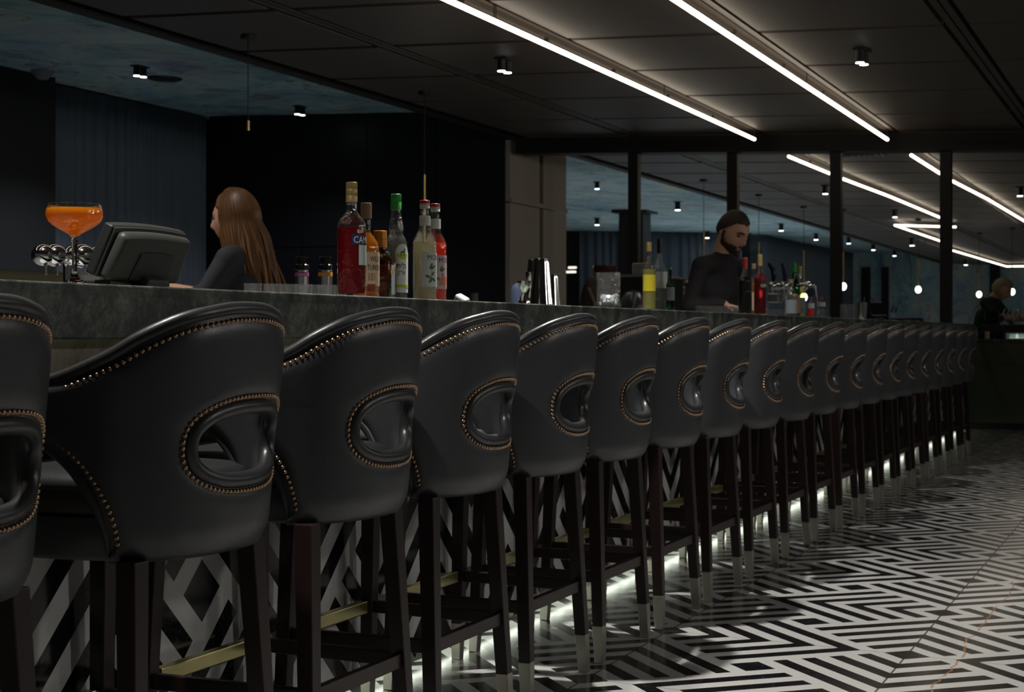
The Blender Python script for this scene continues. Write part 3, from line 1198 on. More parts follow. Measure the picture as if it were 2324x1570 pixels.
def build_bottles():
    # ---- tall red bitter bottle
    loc, d = bottle_at(798, 2.17)
    k = d / FPX
    t = thing('liquor_bottle', loc, 'tall bottle of red bitter with gold cap and navy label, tallest on the bar', 'bottle', G_FRONT)
    H = (671 - 411) * k
    R = 32.5 * k
    prof = [(R * .94, 0), (R, .004), (R, H * .575)] + smooth_prof([(R, H * .60), (R * .97, H * .635), (R * .82, H * .675), (R * .55, H * .715), (R * .40, H * .75), (R * .375, H * .80)])
    prof += [(R * .375, H * .955), (R * .37, H * .96)]
    glass_body(t, prof, wall=.003, base=.012)
    fill(t, prof, H * .60, 'l_red', base=.010)
    cap(t, R * .40, H * .825, H, 'cap_gold', rings=2)
    ca = cam_angle(loc)
    lb = patch(R + .0004, ca + .02, ca + 2.6, H * .450, H * .540, 30).build('brand_label', M['lab_blue'], t, angle=60)
    bent_text(lb, 'lettering', M['ink_white'], 'CAMPARI', .0262, R + .0013, ca + .12, H * .467, 0, 0.86)
    patch(R + .0003, ca + .52, ca + 2.0, H * .275, H * .449, 24).build('paper_label', M['lab_mint'], t, angle=60)
    # ---- whiskey with cork
    loc, d = bottle_at(831, 2.24)
    k = d / FPX
    t = thing('liquor_bottle', loc, 'whiskey bottle with cream label reading 101, partly behind the red bitter bottle', 'bottle', G_FRONT)
    H, R = (674 - 457) * k, 29.5 * k
    prof = [(R * .94, 0), (R, .004), (R, H * .50)] + smooth_prof([(R, H * .52), (R * .93, H * .57), (R * .66, H * .635), (R * .40, H * .69), (R * .34, H * .74)]) + [(R * .34, H * .90), (R * .40, H * .905), (R * .40, H * .985)]
    glass_body(t, prof, wall=.003, base=.01)
    fill(t, prof, H * .69, 'l_amber', base=.008)
    cap(t, R * .415, H * .84, H, 'cork', 'cork')
    ca = cam_angle(loc)
    lb = patch(R + .0004, ca - .55, ca + 1.9, H * .13, H * .485, 30).build('brand_label', M['lab_cream'], t, angle=60)
    bent_text(lb, 'lettering', M['ink_black'], 'WILD', .0215, R + .0013, ca + .30, H * .385, .0002, .66)
    bent_text(lb, 'lettering', M['ink_black'], 'TURKEY', .0225, R + .0013, ca + .08, H * .295, .0002, .58)
    bent_text(lb, 'lettering', M['ink_red'], '101', .033, R + .0013, ca + .10, H * .185, .0003, .56)
    patch(R + .001, ca + .08, ca + .75, H * .075, H * .150, 20).build('lower_label', M['lab_rust'], t, angle=60)
    # ---- square amber bottle with orange cap
    loc, d = bottle_at(863, 2.345)
    k = d / FPX
    t = thing('liquor_bottle', loc, 'square amber glass bottle with copper orange cap between whiskey and clear bottle', 'bottle', G_FRONT)
    H = (674 - 515) * k
    w = 35 * k
    a0 = cam_angle(loc) + .5 - PI / 4
    def sq(levels, n=40):
        v, f = [], []
        for (r, z, e) in levels:
            for i in range(n):
                x, y = superell(-PI + 2 * PI * i / n, r, r, r, e)
                c, s = math.cos(a0), math.sin(a0)
                v.append((x * c - y * s, x * s + y * c, z))
        m = len(levels)
        for q in range(m - 1):
            for i in range(n):
                j = (i + 1) % n
                f.append((q * n + i, q * n + j, (q + 1) * n + j, (q + 1) * n + i))
        f.append(tuple(range(n))[::-1])
        f.append(tuple((m - 1) * n + i for i in range(n)))
        return MB().add(v, f)
    wo = w * .86
    sq([(wo * .95, 0, 7), (wo, .004, 7), (wo, H * .575, 7), (wo * .93, H * .62, 6), (wo * .75, H * .655, 4), (wo * .42, H * .68, 2.2), (wo * .36, H * .72, 2), (wo * .36, H * .90, 2)]).build('bottle_glass', M['g_brown'], t, angle=50)
    wi = wo - .003
    sq([(wi * .97, .008, 7), (wi, .012, 7), (wi, H * .50, 7), (wi * .98, H * .505, 7)]).build('liquid', M['l_gold'], t, angle=50)
    cap(t, wo * .50, H * .76, H, 'cap_orange', rings=1)
    R2 = Matrix.Rotation(a0, 3, 'Z')
    for s, nm in ((0, 'brand_label'),):
        c = R2 @ Vector((0, wo + .0006, H * .30))
        MB().box(c, (wo * 1.1, .0008, H * .42), R2).build('brand_label', M['lab_grey'], t, smooth=False)
        c = R2 @ Vector((0, wo + .0011, H * .44))
        MB().box(c, (wo * 1.5, .0008, H * .07), R2 @ Matrix.Rotation(.5, 3, 'Y')).build('ribbon_label', M['lab_tan'], t, smooth=False)
    # ---- clear anise bottle with green cap
    loc, d = bottle_at(899, 2.33)
    k = d / FPX
    t = thing('liquor_bottle', loc, 'clear spirit bottle with green screw cap and Hebrew label showing a deer', 'bottle', G_FRONT)
    H, R = (681 - 438) * k, 26 * k
    prof = [(R * .93, 0), (R * .98, .004), (R * .97, H * .12), (R, H * .40)] + smooth_prof([(R * 1.0, H * .48), (R * .97, H * .53), (R * .85, H * .58), (R * .64, H * .615), (R * .60, H * .64), (R * .64, H * .665), (R * .62, H * .71), (R * .46, H * .80), (R * .40, H * .87)]) + [(R * .40, H * .95)]
    glass_body(t, prof, wall=.003, base=.012)
    fill(t, prof, H * .70, 'l_clear', base=.010)
    cap(t, R * .46, H * .855, H, 'cap_green', rings=1)
    ca = cam_angle(loc)
    lb = patch(R + .0004, ca - .1, ca + 2.0, H * .08, H * .455, 30).build('brand_label', M['lab_white'], t, angle=60)
    bent_text(lb, 'lettering', M['ink_navy'], 'תילג', .026, R + .0013, ca + .02, H * .30, .0003, .8)
    bent_text(lb, 'lettering', M['ink_navy'], 'קרא', .021, R + .0013, ca + .10, H * .245, .0002, .8)
    patch(R + .001, ca - .1, ca + 2.0, H * .125, H * .155, 24).build('green_band', M['lab_lime'], t, angle=60)
    # round emblem: yellow ground with a small green deer
    disc_on(R + .0012, ca + .62, H * .445, .026, .030).build('emblem_ground', M['lab_white'], t, smooth=False)
    def on_cyl(pts, off, mat, nm):
        v = [((R + off) * math.cos(ca + .62 + x / R), (R + off) * math.sin(ca + .62 + x / R), H * .445 + z) for x, z in pts]
        MB().add(v, [tuple(range(len(v)))]).build(nm, mat, t, smooth=False)
    disc_on(R + .0017, ca + .62, H * .440, .021, .018, a0=PI, a1=2 * PI).build('emblem_field', M['lab_lime'], t, smooth=False)
    on_cyl([(-.008, -.010), (-.006, -.010), (-.006, .000), (.003, .000), (.003, -.010), (.005, -.010), (.006, .006), (.009, .014), (.006, .016), (.003, .008), (-.008, .006)], .0030, M['leaf'], 'emblem_deer')
    # ---- two syrup bottles
    for (px, l, liq, lev, lab, lbl, top) in ((964, 2.19, 'l_cloud', .58, 'lab_white', 'syrup bottle of cloudy pale syrup with white leaf label and red cap', 452),
                                             (988, 2.30, 'l_pink', .60, 'lab_pink', 'syrup bottle of coral red syrup with grapefruit label, behind the pale syrup', 455)):
        loc, d = bottle_at(px, l)
        k = d / FPX
        t = thing('syrup_bottle', loc, lbl, 'bottle', 'matching syrup bottles with red caps')
        H, R = (679 - top) * k, 26.5 * k
        if liq == 'l_pink': R = 25 * k
        prof = [(R * .94, 0), (R, .005), (R, H * .54)] + smooth_prof([(R * 1.02, H * .575), (R * .98, H * .60), (R * .80, H * .645), (R * .56, H * .70), (R * .44, H * .76), (R * .37, H * .84)]) + [(R * .36, H * .93)]
        glass_body(t, prof, wall=.003, base=.010)
        fill(t, prof, H * lev, liq, base=.008)
        cap(t, R * .43, H * .92, H * .965, 'cap_white', 'cap_collar', rings=1)
        cap(t, R * .43, H * .966, H, 'cap_red')
        ca = cam_angle(loc)
        lb = patch(R + .0005, ca - .26, ca + 2.2, H * .135, H * .475, 30).build('brand_label', M[lab], t, angle=60)
        bent_text(lb, 'lettering', M['ink_black'], 'MONIN', .0235, R + .0014, ca + .20 if liq == 'l_cloud' else ca + .28, H * .40, 0, .86)
        nk = patch(R * .47, ca - 1.2, ca + 1.4, H * .745, H * .845, 20).build('neck_label', M['lab_white'], t, angle=60)
        bent_text(nk, 'lettering', M['cap_red'], 'MONIN', .013, R * .485, ca - .3, H * .775, 0, .8)
        # sprig of leaves printed on the label
        def leafp(x, z, an, L, wd, mat, nm='leaf_print'):
            v = []
            for i in range(14):
                q = 2 * PI * i / 14
                lx, lz = L / 2 * math.cos(q), wd / 2 * math.sin(q) * (1 - .25 * math.cos(q))
                X, Z = x + lx * math.cos(an) - lz * math.sin(an), z + lx * math.sin(an) + lz * math.cos(an)
                v.append(((R + .0016) * math.cos(ca + X / R), (R + .0016) * math.sin(ca + X / R), Z))
            return v
        mb = MB()
        xs = .40 * R
        for (x, z, an, L, wd) in ((.006, .34, 1.2, .022, .008), (.014, .33, .6, .020, .007), (-.004, .235, 2.7, .022, .008), (.012, .265, .9, .018, .007), (.004, .195, -2.2, .016, .008), (.016, .205, -.6, .018, .008), (.008, .27, 1.5, .045, .0015)):
            v = leafp(xs + x, H * z, an, L, wd, None)
            mb.add(v, [tuple(range(len(v)))])
        mb.build('leaf_print', M['leaf'], lb, smooth=False)
        if liq == 'l_pink':
            disc_on(R + .0020, ca + .40 + .016 / R, H * .215, .017, .019).build('fruit_print', M['lab_cream'], lb, smooth=False)
            disc_on(R + .0026, ca + .40 + .016 / R, H * .215, .0145, .0165).build('fruit_flesh', M['fruit'], lb, smooth=False)
        if liq == 'l_cloud':
            patch(R + .0005, ca - 1.35, ca - .95, H * .13, H * .455, 8).build('side_label', M['lab_white'], t, angle=60)


def tumbler(name, loc, r, h, label, cat, group, mat='tumbler', flute=0, taper=.9, wall=.002):
    t = thing(name, loc, label, cat, group)
    pr = [(r * taper, 0), (r * (taper + (1 - taper) * .5), h * .5), (r, h)]
    out = [(0, 0)] + pr + [(r - wall, h), (r * taper - wall, .008), (0, .008)]
    MB().lathe(out, 16 if flute else 28).build('glass_body', M[mat], t, angle=25 if flute else 50)
    return t


def build_small_ware():
    # coupe with orange cocktail
    loc, d = bottle_at(169, 2.165)
    k = d / FPX
    t = thing('cocktail_glass', loc, 'coupe glass filled with bright orange cocktail standing at the near bar edge', 'glass')
    H = (643 - 461) * k
    R = 64 * k
    bowl = smooth_prof([(.0085, H * .595), (R * .22, H * .625), (R * .42, H * .668), (R * .66, H * .715), (R * .88, H * .775), (R * .98, H * .835), (R * 1.0, H * .88), (R * .98, H * .93), (R * .92, H * .99), (R * .915, H)])
    stem = smooth_prof([(R * .62, 0), (R * .62, .0018), (R * .40, H * .035), (R * .22, H * .075), (R * .11, H * .13), (R * .085, H * .25), (R * .10, H * .45), (R * .14, H * .55)])
    out = [(0, 0)] + stem + bowl[1:]
    inn = [(max(.001, r - .0016), z) for r, z in bowl[2:]][::-1] + [(0, H * .612)]
    MB().lathe(bowl[1:] + inn, 48).build('bowl', M['glass'], t, angle=60)
    MB().lathe([(0, 0)] + stem + [bowl[1], bowl[2], (0, H * .600)], 40).build('stem', M['lead_glass'], t, angle=60)
    lv = H * .945
    p = [(0, H * .610)] + [(max(.0015, r - .0011), z) for r, z in bowl[2:] if z < lv] + [(radius_at(bowl, lv) - .0011, lv), (0, lv)]
    MB().lathe(p, 48).build('drink', M['l_orange'], t, angle=60)

    # row of shot tumblers on the service ledge
    for i, px in enumerate((574, 618, 655, 688, 713, 741, 766)):
        loc, d = bottle_at(px, 2.475, 1.06)
        r = 21 * d / FPX
        lab = ['left end tumbler of the row of short fluted glasses', 'second short fluted glass from the left end of the row', 'third short fluted glass from the left end of the row', 'short fluted glass in front of the magenta labelled puree bottle', 'short fluted glass between the two puree bottles',
               'short fluted glass in front of the orange labelled puree bottle', 'right end tumbler of the row, beside the red bitter bottle'][i]
        tumbler('shot_tumbler', loc, r, 1.05 + (757 - 643 - .02 * (px - 574)) * d / FPX - 1.06, lab, 'glass', 'short fluted tumblers on the ledge', flute=1, taper=.86)
    # puree squeeze bottles
    for (px, lab, cl, txt) in ((685, 'silver puree bottle with magenta band and black pump lid', 'lab_purple', 'Passionfruit'), (738.5, 'silver puree bottle with orange band and black pump lid', 'lab_orange', 'Mango')):
        loc, d = bottle_at(px, 2.51, BLEDGE)
        k = d / FPX
        t = thing('puree_bottle', loc, lab, 'bottle', 'silver puree bottles with pump lids')
        zt = 1.05 + (757 - 583) * k - BLEDGE
        r = 15.5 * k
        z1 = zt - 27 * k
        MB().lathe([(0, 0), (r * .96, 0), (r, .005), (r, z1 - 4 * k), (r * 1.0, z1 - 3 * k), (r * .8, z1), (0, z1)], 28).build('body', M['steel'], t)
        MB().lathe([(0, z1), (r * 1.02, z1), (r * 1.04, z1 + 8 * k), (r * .85, z1 + 11 * k), (0, z1 + 11 * k)], 28).build('lid', M['plastic_black'], t)
        ca = cam_angle(loc)
        MB().cyl((0, 0, z1 + 10 * k), (0, 0, zt - 2 * k), r * .62, r * .70, 16).build('pump_neck', M['plastic_black'], t)
        MB().box((0, 0, zt - k), (r * 1.9, r * 1.5, 1.6 * k), Matrix.Rotation(ca + PI / 2, 3, 'Z')).build('pump_cap', M['plastic_black'], t, bevel=.001, smooth=False)
        lb = patch(r + .0004, ca - 1.5, ca + 1.5, z1 - 17 * k, z1 - 8 * k, 24).build('band_label', M[cl], t, angle=60)
        bent_text(lb, 'lettering', M['ink_white'], txt, 6.2 * k, r + .0012, ca - .55, z1 - 14.8 * k, .0001, .8)
    # register terminal, its back turned to the viewer
    build_terminal()
    # beer tower at the far left
    build_tap_cluster()
    # jiggers and shakers
    def jig(px, l, top, rp, label):
        loc, d = bottle_at(px, l)
        k = d / FPX
        t = thing('jigger', loc, label, 'jigger', 'steel jiggers beside the shaker tins')
        H = (top) * k
        r = rp * k
        pr = smooth_prof([(r * .95, 0), (r * .80, H * .25), (r * .30, H * .48), (r * .22, H * .52), (r * .38, H * .56), (r * .85, H * .80), (r, H)])
        MB().lathe([(0, .003)] + [(r * .90, .003)] + pr + [(r * .95, H), (r * .8, H * .82), (r * .1, H * .58), (0, H * .58)], 32).build('double_cup', M['chrome'], t, angle=50)
    jig(1190, 2.22, 55, 15, 'small hourglass jigger at the left of the shaker tins')
    jig(1205, 2.30, 78, 13, 'taller straight jigger just left of the shaker tins')
    def tin(px, l, top, rt, rb, label):
        loc, d = bottle_at(px, l)
        k = d / FPX
        t = thing('shaker_tin', loc, label, 'cocktail shaker', 'steel shaker tins turned upside down')
        H = top * k
        MB().lathe([(0, .002), (rb * k * .94, .002), (rb * k, 0), (rb * k * 1.01, .003), (rb * k * .985, .008), (rt * k * 1.04, H * .90), (rt * k, H * .95), (rt * k * .94, H), (rt * k * .8, H * 1.005), (0, H * 1.0)], 40).build('tin_body', M['chrome'], t, angle=50)
    tin(1229, 2.23, 108, 17.5, 27.5, 'tallest upturned steel shaker tin, right in the middle of the barware')
    tin(1213, 2.36, 108, 15, 24, 'upturned steel shaker tin half hidden behind the tallest tin')
    tin(1253, 2.34, 76, 13.5, 19, 'short upturned shaker tin at the right of the tallest tin')
    # blue towel
    loc, d = bottle_at(1176, 2.475, 1.06)
    o = MB().capsule((0, 0, .040), (0, 0, .165), .038, .030, 20).build('bar_towel', M['blue_cloth'], loc=loc)
    tag(o, 'rolled blue bar towel standing behind the jiggers', 'towel')
    # cut mixing glass
    loc, d = bottle_at(1381, 2.21)
    k = d / FPX
    t = thing('mixing_glass', loc, 'cut crystal mixing glass with pouring lip and crushed ice in the bottom', 'glass')
    H, R = (699 - 617) * k, 27 * k
    n = 40
    zs = [0, .004] + [.004 + (H * .52) * i / 8 for i in range(1, 9)] + [H * .6, H * .9, H]
    v, f = [], []
    for q, z in enumerate(zs):
        for i in range(n):
            an = 2 * PI * i / n
            rr = R * (.96 if q == 0 else 1.0)
            if 1 < q < 10:
                rr = R * (1.0 - (.035 if (i + q) % 2 else 0.0))
            if q == len(zs) - 1 and math.cos(an - cam_angle(loc) + PI / 2) > .93:
                rr *= 1.10
            v.append((rr * math.cos(an), rr * math.sin(an), z))
    m = len(zs)
    for q, z in enumerate((H, H * .6, .014)):
        for i in range(n):
            an = 2 * PI * i / n
            v.append((R * .90 * math.cos(an), R * .90 * math.sin(an), z))
    m += 3
    for q in range(m - 1):
        for i in range(n):
            j = (i + 1) % n
            f.append((q * n + i, q * n + j, (q + 1) * n + j, (q + 1) * n + i))
    f.append(tuple(range(n))[::-1])
    f.append(tuple((m - 1) * n + i for i in range(n)))
    MB().add(v, f).build('glass_body', M['crystal'], t, angle=12)
    rnd = random.Random(3)
    mb = MB()
    for _ in range(60):
        an, rr = rnd.random() * 6.28, R * .75 * rnd.random() ** .5
        mb.box((rr * math.cos(an), rr * math.sin(an), .020 + rnd.random() * .034), (.014, .013, .012), Euler((rnd.random() * 3, rnd.random() * 3, 0)).to_matrix())
    tag(mb.build('crushed_ice', M['ice'], t, smooth=False), kind='stuff')
    # steel pieces right of the coral syrup
    loc, d = bottle_at(1022, 2.475, 1.06)
    k = d / FPX
    t = thing('strainer', loc, 'round steel cocktail strainer lying tilted right of the coral syrup bottle', 'strainer')
    Rm = Matrix.Rotation(math.radians(62), 3, 'X') @ Matrix.Rotation(.4, 3, 'Y')
    MB().tube([Rm @ Vector((.045 * math.cos(2 * PI * i / 40), .045 * math.sin(2 * PI * i / 40), 0)) + Vector((0, 0, .055)) for i in range(40)], .008, 8, closed=True).build('rim', M['steel'], t)
    MB().lathe([(0, -.002), (.04, -.002), (.04, .002), (0, .002)], 32, (0, 0, .055), Rm).build('mesh_plate', M['steel'], t)
    loc, d = bottle_at(1047, 2.475, 1.06)
    t = thing('pour_spout', loc, 'white flip top pourer standing right of the steel strainer', 'pourer')
    MB().lathe([(0, 0), (.026, 0), (.026, .07), (.018, .085), (0, .085)], 24).build('spout_base', M['steel'], t)
    MB().box((0, 0, .112), (.05, .04, .04), Euler((.2, .5, 0)).to_matrix()).build('flap', M['cap_white'], t, bevel=.008, smooth=False)
    loc, d = bottle_at(1075, 2.505, BLEDGE)
    o = thing('puree_bottle', loc, 'small silver squeeze bottle right of the white flip top pourer', 'bottle')
    MB().lathe([(0, 0), (.024, 0), (.024, .085), (.016, .105), (0, .105)], 20).build('body', M['steel'], o)
    MB().lathe([(0, .104), (.017, .104), (.017, .145), (0, .145)], 16).build('lid', M['plastic_black'], o)


def build_terminal():
    # the screen looks towards the bartenders, its back leans out over the bar edge
    a0 = on_l(222, 2.33)[0]
    t = thing('register_terminal', W(a0 + .10, 2.33, BTOP), 'dark grey touch screen register on the bar with its back towards the stools', 'register')
    tl = math.radians(25)
    wv, nn, up = Vector((0, 1, 0)), Vector((math.cos(tl), 0, -math.sin(tl))), Vector((math.sin(tl), 0, math.cos(tl)))
    Rm = Matrix((wv, nn, up)).transposed()

    def slab(w0, w1, h0, h1, n0, n1, ti=0.0, crown=.0):
        """rounded block; the top edge is slightly crowned"""
        N = 8
        v, f = [], []
        for n_ in (n0, n1):
            for i in range(N + 1):
                x = w0 + (w1 - w0) * i / N
                xt = w0 + ti + (w1 - w0 - 2 * ti) * i / N
                c = crown * (1 - (2 * i / N - 1) ** 2)
                v.append(Rm @ Vector((x, n_, h0)) + O)
                v.append(Rm @ Vector((xt, n_, h1 + c)) + O)
        m = 2 * (N + 1)
        for i in range(N):
            q = 2 * i
            f += [(q, q + 1, q + 3, q + 2), (m + q, m + q + 2, m + q + 3, m + q + 1), (q + 1, m + q + 1, m + q + 3, q + 3), (q, q + 2, m + q + 2, m + q)]
        f += [(0, m, m + 1, 1), (2 * N, 2 * N + 1, m + 2 * N + 1, m + 2 * N)]
        return MB().add(v, f)
    O = Vector((-.020, -.10, .034))
    slab(0, .305, .0, .127, -.020, .006, .004, .006).build('screen_bezel', M['plastic_dark2'], t, bevel=.005, seg=3, smooth=True)
    slab(.004, .301,   .0, .1255, .006, .012, .006, .006).build('housing', M['plastic_dark'], t, bevel=.003, seg=3, smooth=True)
    o = slab(.008, .299,   .0, .120, .010, .042, .010, .006).build('back_cover', M['plastic_dark'], t, bevel=.014, seg=3, smooth=True)
    slab(.085, .240, .008, .078, .040, .0465, .010, .004).build('cable_hatch', M['plastic_dark2'], o, bevel=.005, seg=3, smooth=True)
    slab(.125, .215, .0, .022, .046, .070, .004).build('stand_neck', M['plastic_dark'], t, bevel=.004, smooth=True)
    MB().box((-.04, .06, .012), (.09, .24, .024)).build('base', M['plastic_dark2'], t, bevel=.004, smooth=True)


def build_tap_cluster():
    l = 2.49
    loc, d = bottle_at(158, l, BLEDGE)
    k = d / FPX
    t = thing('beer_tower', loc, 'chrome beer tower with bulbous taps behind the orange cocktail', 'beer tower')
    ca = cam_angle(loc)
    w = Vector((math.cos(ca + PI / 2), math.sin(ca + PI / 2), 0))
    w = (Matrix.Rotation(.35, 3, 'Z') @ w)
    nv = Vector((w.y, -w.x, 0))
    zt = 1.05 + (757 - 581) * k - BLEDGE
    MB().tube([w * (-62 * k) + Vector((0, 0, zt)), w * (85 * k) + Vector((0, 0, zt))], 17 * k, 20).build('manifold', M['chrome'], t, angle=50)
    MB().cyl((0, 0, 0), (0, 0, zt), 13 * k, 15 * k, 20).build('post', M['chrome'], t, angle=50)
    for x, r in ((-64, 27), (-38, 28), (4, 26), (26, 30), (62, 26)):
        o = MB().ball(w * (x * k) + Vector((0, 0, zt)) + nv * (10 * k), (r * k, r * k, r * k * .92), 24).build('tap_body', M['chrome'], t)
        MB().cyl(w * (x * k) + nv * (24 * k) + Vector((0, 0, zt - 14 * k)), w * (x * k) + nv * (28 * k) + Vector((0, 0, zt - 44 * k)), 4.5 * k, 3.5 * k, 10).build('spout', M['steel'], o)


def far_bottle(px, l, w, top, z, cfg, label, group):
    """smaller bottles farther down the bar; cfg: glass, liquid, level, cap material, cap length, label material"""
    loc, d = bottle_at(px, l, z)
    k = d / FPX
    t = thing('liquor_bottle', loc, label, 'bottle', group)
    H = 1.05 + (757 - top) * k - z
    R = w / 2 * k
    g, liq, lev, cm, cl, lm, lz = cfg
    sh = .62
    prof = [(R * .94, 0), (R, .004), (R, H * (sh - .06))] + smooth_prof([(R, H * (sh - .03)), (R * .93, H * sh), (R * .62, H * (sh + .07)), (R * .40, H * (sh + .13)), (R * .34, H * (sh + .18))], 3) + [(R * .34, H * .96)]
    glass_body(t, prof, wall=.003, base=.01, n=24, mat=g)
    if liq:
        fill(t, prof, H * lev, liq, base=.008, n=24)
    cap(t, R * .40, H * (1 - cl), H, cm, n=16)
    if lm:
        ca = cam_angle(loc)
        patch(R + .0005, ca - 1.0, ca + 1.6, H * lz[0], H * lz[1], 16).build('brand_label', M[lm], t, angle=60)
    return t, R, H, loc


def build_far_bar():
    G = 'bottles beside the mixing glass'
    t, R, H, loc = far_bottle(1473, 2.20, 30, 549, BTOP, ('glass', 'l_yellow', .60, 'cap_gold', .14, 'lab_yellow', (.28, .52)), 'pale yellow spirit bottle with yellow label and gold neck', G)
    far_bottle(1497, 2.29, 33, 542, BTOP, ('glass', 'l_clear', .55, 'cap_black', .20, 'lab_white', (.32, .55)), 'clear spirit bottle with long black neck cap behind the yellow labelled bottle', G)
    far_bottle(1521, 2.22, 19, 606, BTOP, ('g_green', None, .5, 'cap_green', .06, 'lab_grey', (.25, .55)), 'short green glass gin bottle right of the yellow labelled bottle', G)
    G = 'bottles in front of the bartender'
    t, R, H, loc = far_bottle(1691, 2.19, 31, 585, BTOP, ('glass', 'l_black', .66, 'cap_red', .19, None, None), 'bottle of nearly black vermouth with red cap in front of the bartender', G)
    far_bottle(1711, 2.30, 24, 598, BTOP, ('glass', 'l_amber', .62, 'cork', .10, 'lab_cream', (.10, .45)), 'amber whiskey bottle between the black vermouth and the red bitter', G)
    t, R, H, loc = far_bottle(1725, 2.20, 28, 577, BTOP, ('glass', 'l_red', .68, 'cap_gold', .19, None, None), 'red bitter bottle with gold cap right of the black vermouth', G)
    ca = cam_angle(loc)
    bent_text(t, 'lettering', M['ink_white'], 'CAMPARI', .024, R + .0012, ca + .1, H * .46, 0, .8)
    G = 'bottles beside the beer tower'
    far_bottle(1803, 2.28, 26, 597, BTOP, ('g_green', 'l_clear', .5, 'cap_green', .17, 'lab_tan', (.08, .42)), 'green glass bottle with bright green cap right of the beer tower', G)
    far_bottle(1815, 2.36, 26, 605, BTOP, ('glass', 'l_yellow', .6, 'cap_gold', .14, 'lab_grey', (.1, .4)), 'clear bottle with gold cap behind the green glass bottle', G)
    far_bottle(1795, 2.19, 28, 634, BTOP, ('glass', 'l_clear', .6, 'cork', .10, 'lab_grey', (.08, .45)), 'short wide bottle with dark stopper in front of the green glass bottle', G)
    G = 'small syrup bottles at the far bar'
    far_bottle(1840, 2.20, 16, 674, BTOP, ('glass', 'l_pink', .40, 'cap_red', .14, 'lab_white', (.45, .7)), 'small bottle with coral syrup at the far bar', G)
    far_bottle(1863, 2.20, 20, 674, BTOP, ('glass', 'l_clear', .40, 'cap_red', .14, 'lab_white', (.55, .75)), 'small bottle with clear syrup and red cap at the far bar', G)
    # low cut tumbler and shaker farther on
    loc, d = bottle_at(1924, 2.22)
    k = d / FPX
    tumbler('rocks_glass', loc, 17.5 * k, 34 * k, 'wide cut rocks glass left of the far shaker', 'glass', None, flute=1, taper=.95, wall=.004)
    loc, d = bottle_at(1955, 2.24)
    k = d / FPX
    t = thing('shaker_tin', loc, 'open steel shaker with bar spoon standing near the far register', 'cocktail shaker')
    MB().lathe([(0, 0), (11 * k, 0), (13 * k, 40 * k), (12.4 * k, 40 * k), (10.4 * k, 2 * k), (0, 2 * k)], 28).build('tin_body', M['chrome'], t, angle=50)
    MB().cyl((0, 0, 4 * k), (7 * k, 2 * k, 52 * k), 1.2 * k, n=8).build('bar_spoon', M['chrome'], t)
    # second register
    loc, d = bottle_at(1995, 2.32)
    k = d / FPX
    t = thing('register_terminal', loc, 'small black register far down the bar, right of the steel shaker', 'register')
    Rm = Matrix.Rotation(cam_angle(loc) + PI / 2 + .5, 3, 'Z') @ Matrix.Rotation(math.radians(-28), 3, 'X')
    MB().box(Rm @ Vector((0, 0, 27 * k)), (42 * k, 16 * k, 36 * k), Rm).build('screen', M['plastic_black'], t, bevel=.012, smooth=False)
    MB().box(Rm @ Vector((6 * k, 0, 45.4 * k)), (22 * k, 12 * k, 1.2 * k), Rm).build('top_cover', M['lab_cream'], t, bevel=.002, smooth=False)
    MB().box((0, 0, 4 * k), (26 * k, 22 * k, 8 * k)).build('base', M['plastic_black'], t, bevel=.006, smooth=False)
    # squeeze bottles and plates
    for i, px in enumerate((2023, 2032)):
        loc, d = bottle_at(px, 2.28)
        k = d / FPX
        t = thing('squeeze_bottle', loc, ['clear squeeze bottle with black spout right beside the far register', 'clear squeeze bottle with black spout, the farther of the pair'][i], 'bottle', 'pair of squeeze bottles')
        MB().lathe([(0, 0), (4.2 * k, 0), (4.2 * k, 18 * k), (2 * k, 22 * k), (0, 22 * k)], 16).build('body', M['glass'], t)
        MB().cyl((0, 0, 21 * k), (3 * k, 0, 33 * k), 2 * k, 1.2 * k, 8).build('spout', M['plastic_black'], t)
    loc, d = bottle_at(2056, 2.30)
    k = d / FPX
    o = MB().box((0, 0, 5 * k), (.30, 30 * k, 9 * k)).build('napkin_holder', M['plastic_black'], loc=loc, bevel=.004, smooth=False)
    tag(o, 'flat black napkin holder on the far bar', 'napkin holder')
    for i, px in enumerate((2058, 2078, 2098)):
        loc, d = bottle_at(px, 2.16)
        k = d / FPX
        o = MB().lathe([(0, 0), (7 * k, 0), (9 * k, 3 * k), (8.5 * k, 3 * k), (6 * k, 1 * k), (0, 1 * k)], 24).build('snack_dish', M['lab_cream'], loc=loc)
        tag(o, ['cream snack dish in front of the napkin holder', 'middle cream snack dish of three on the far bar', 'cream snack dish nearest the far end of the bar'][i], 'dish', 'snack dishes on the far bar')
    # upside down glasses on the ledge in front of the bartender
    n = 15
    for i in range(n):
        px = 1584 + i * 7.0
        loc, d = bottle_at(px, 2.475, 1.06)
        k = d / FPX
        tumbler('ledge_tumbler', loc, 6.2 * k, 1.05 + (757 - 693.5 - .02 * (px - 1584)) * k - 1.06, 'ribbed tumbler in the close row of glasses in front of the bartender', 'glass', 'row of ribbed tumblers before the bartender', flute=1, taper=.92)
    loc, d = bottle_at(1541, 2.475, 1.06)
    k = d / FPX
    t = thing('strainer', loc, 'small steel strainer at the left end of the ribbed tumblers', 'strainer')
    MB().lathe([(0, 0), (9 * k, 0), (14 * k, 17 * k), (13 * k, 17 * k), (8 * k, 1.5 * k), (0, 1.5 * k)], 24).build('cup', M['chrome'], t, angle=50)
    loc, d = bottle_at(1571, 2.475, 1.06)
    o = MB().lathe([(0, 0), (9 * k, 0), (9 * k, 18 * k), (0, 18 * k)], 20).build('small_jar', M['cork'], loc=loc)
    tag(o, 'small tan jar at the left of the ribbed tumblers', 'jar')
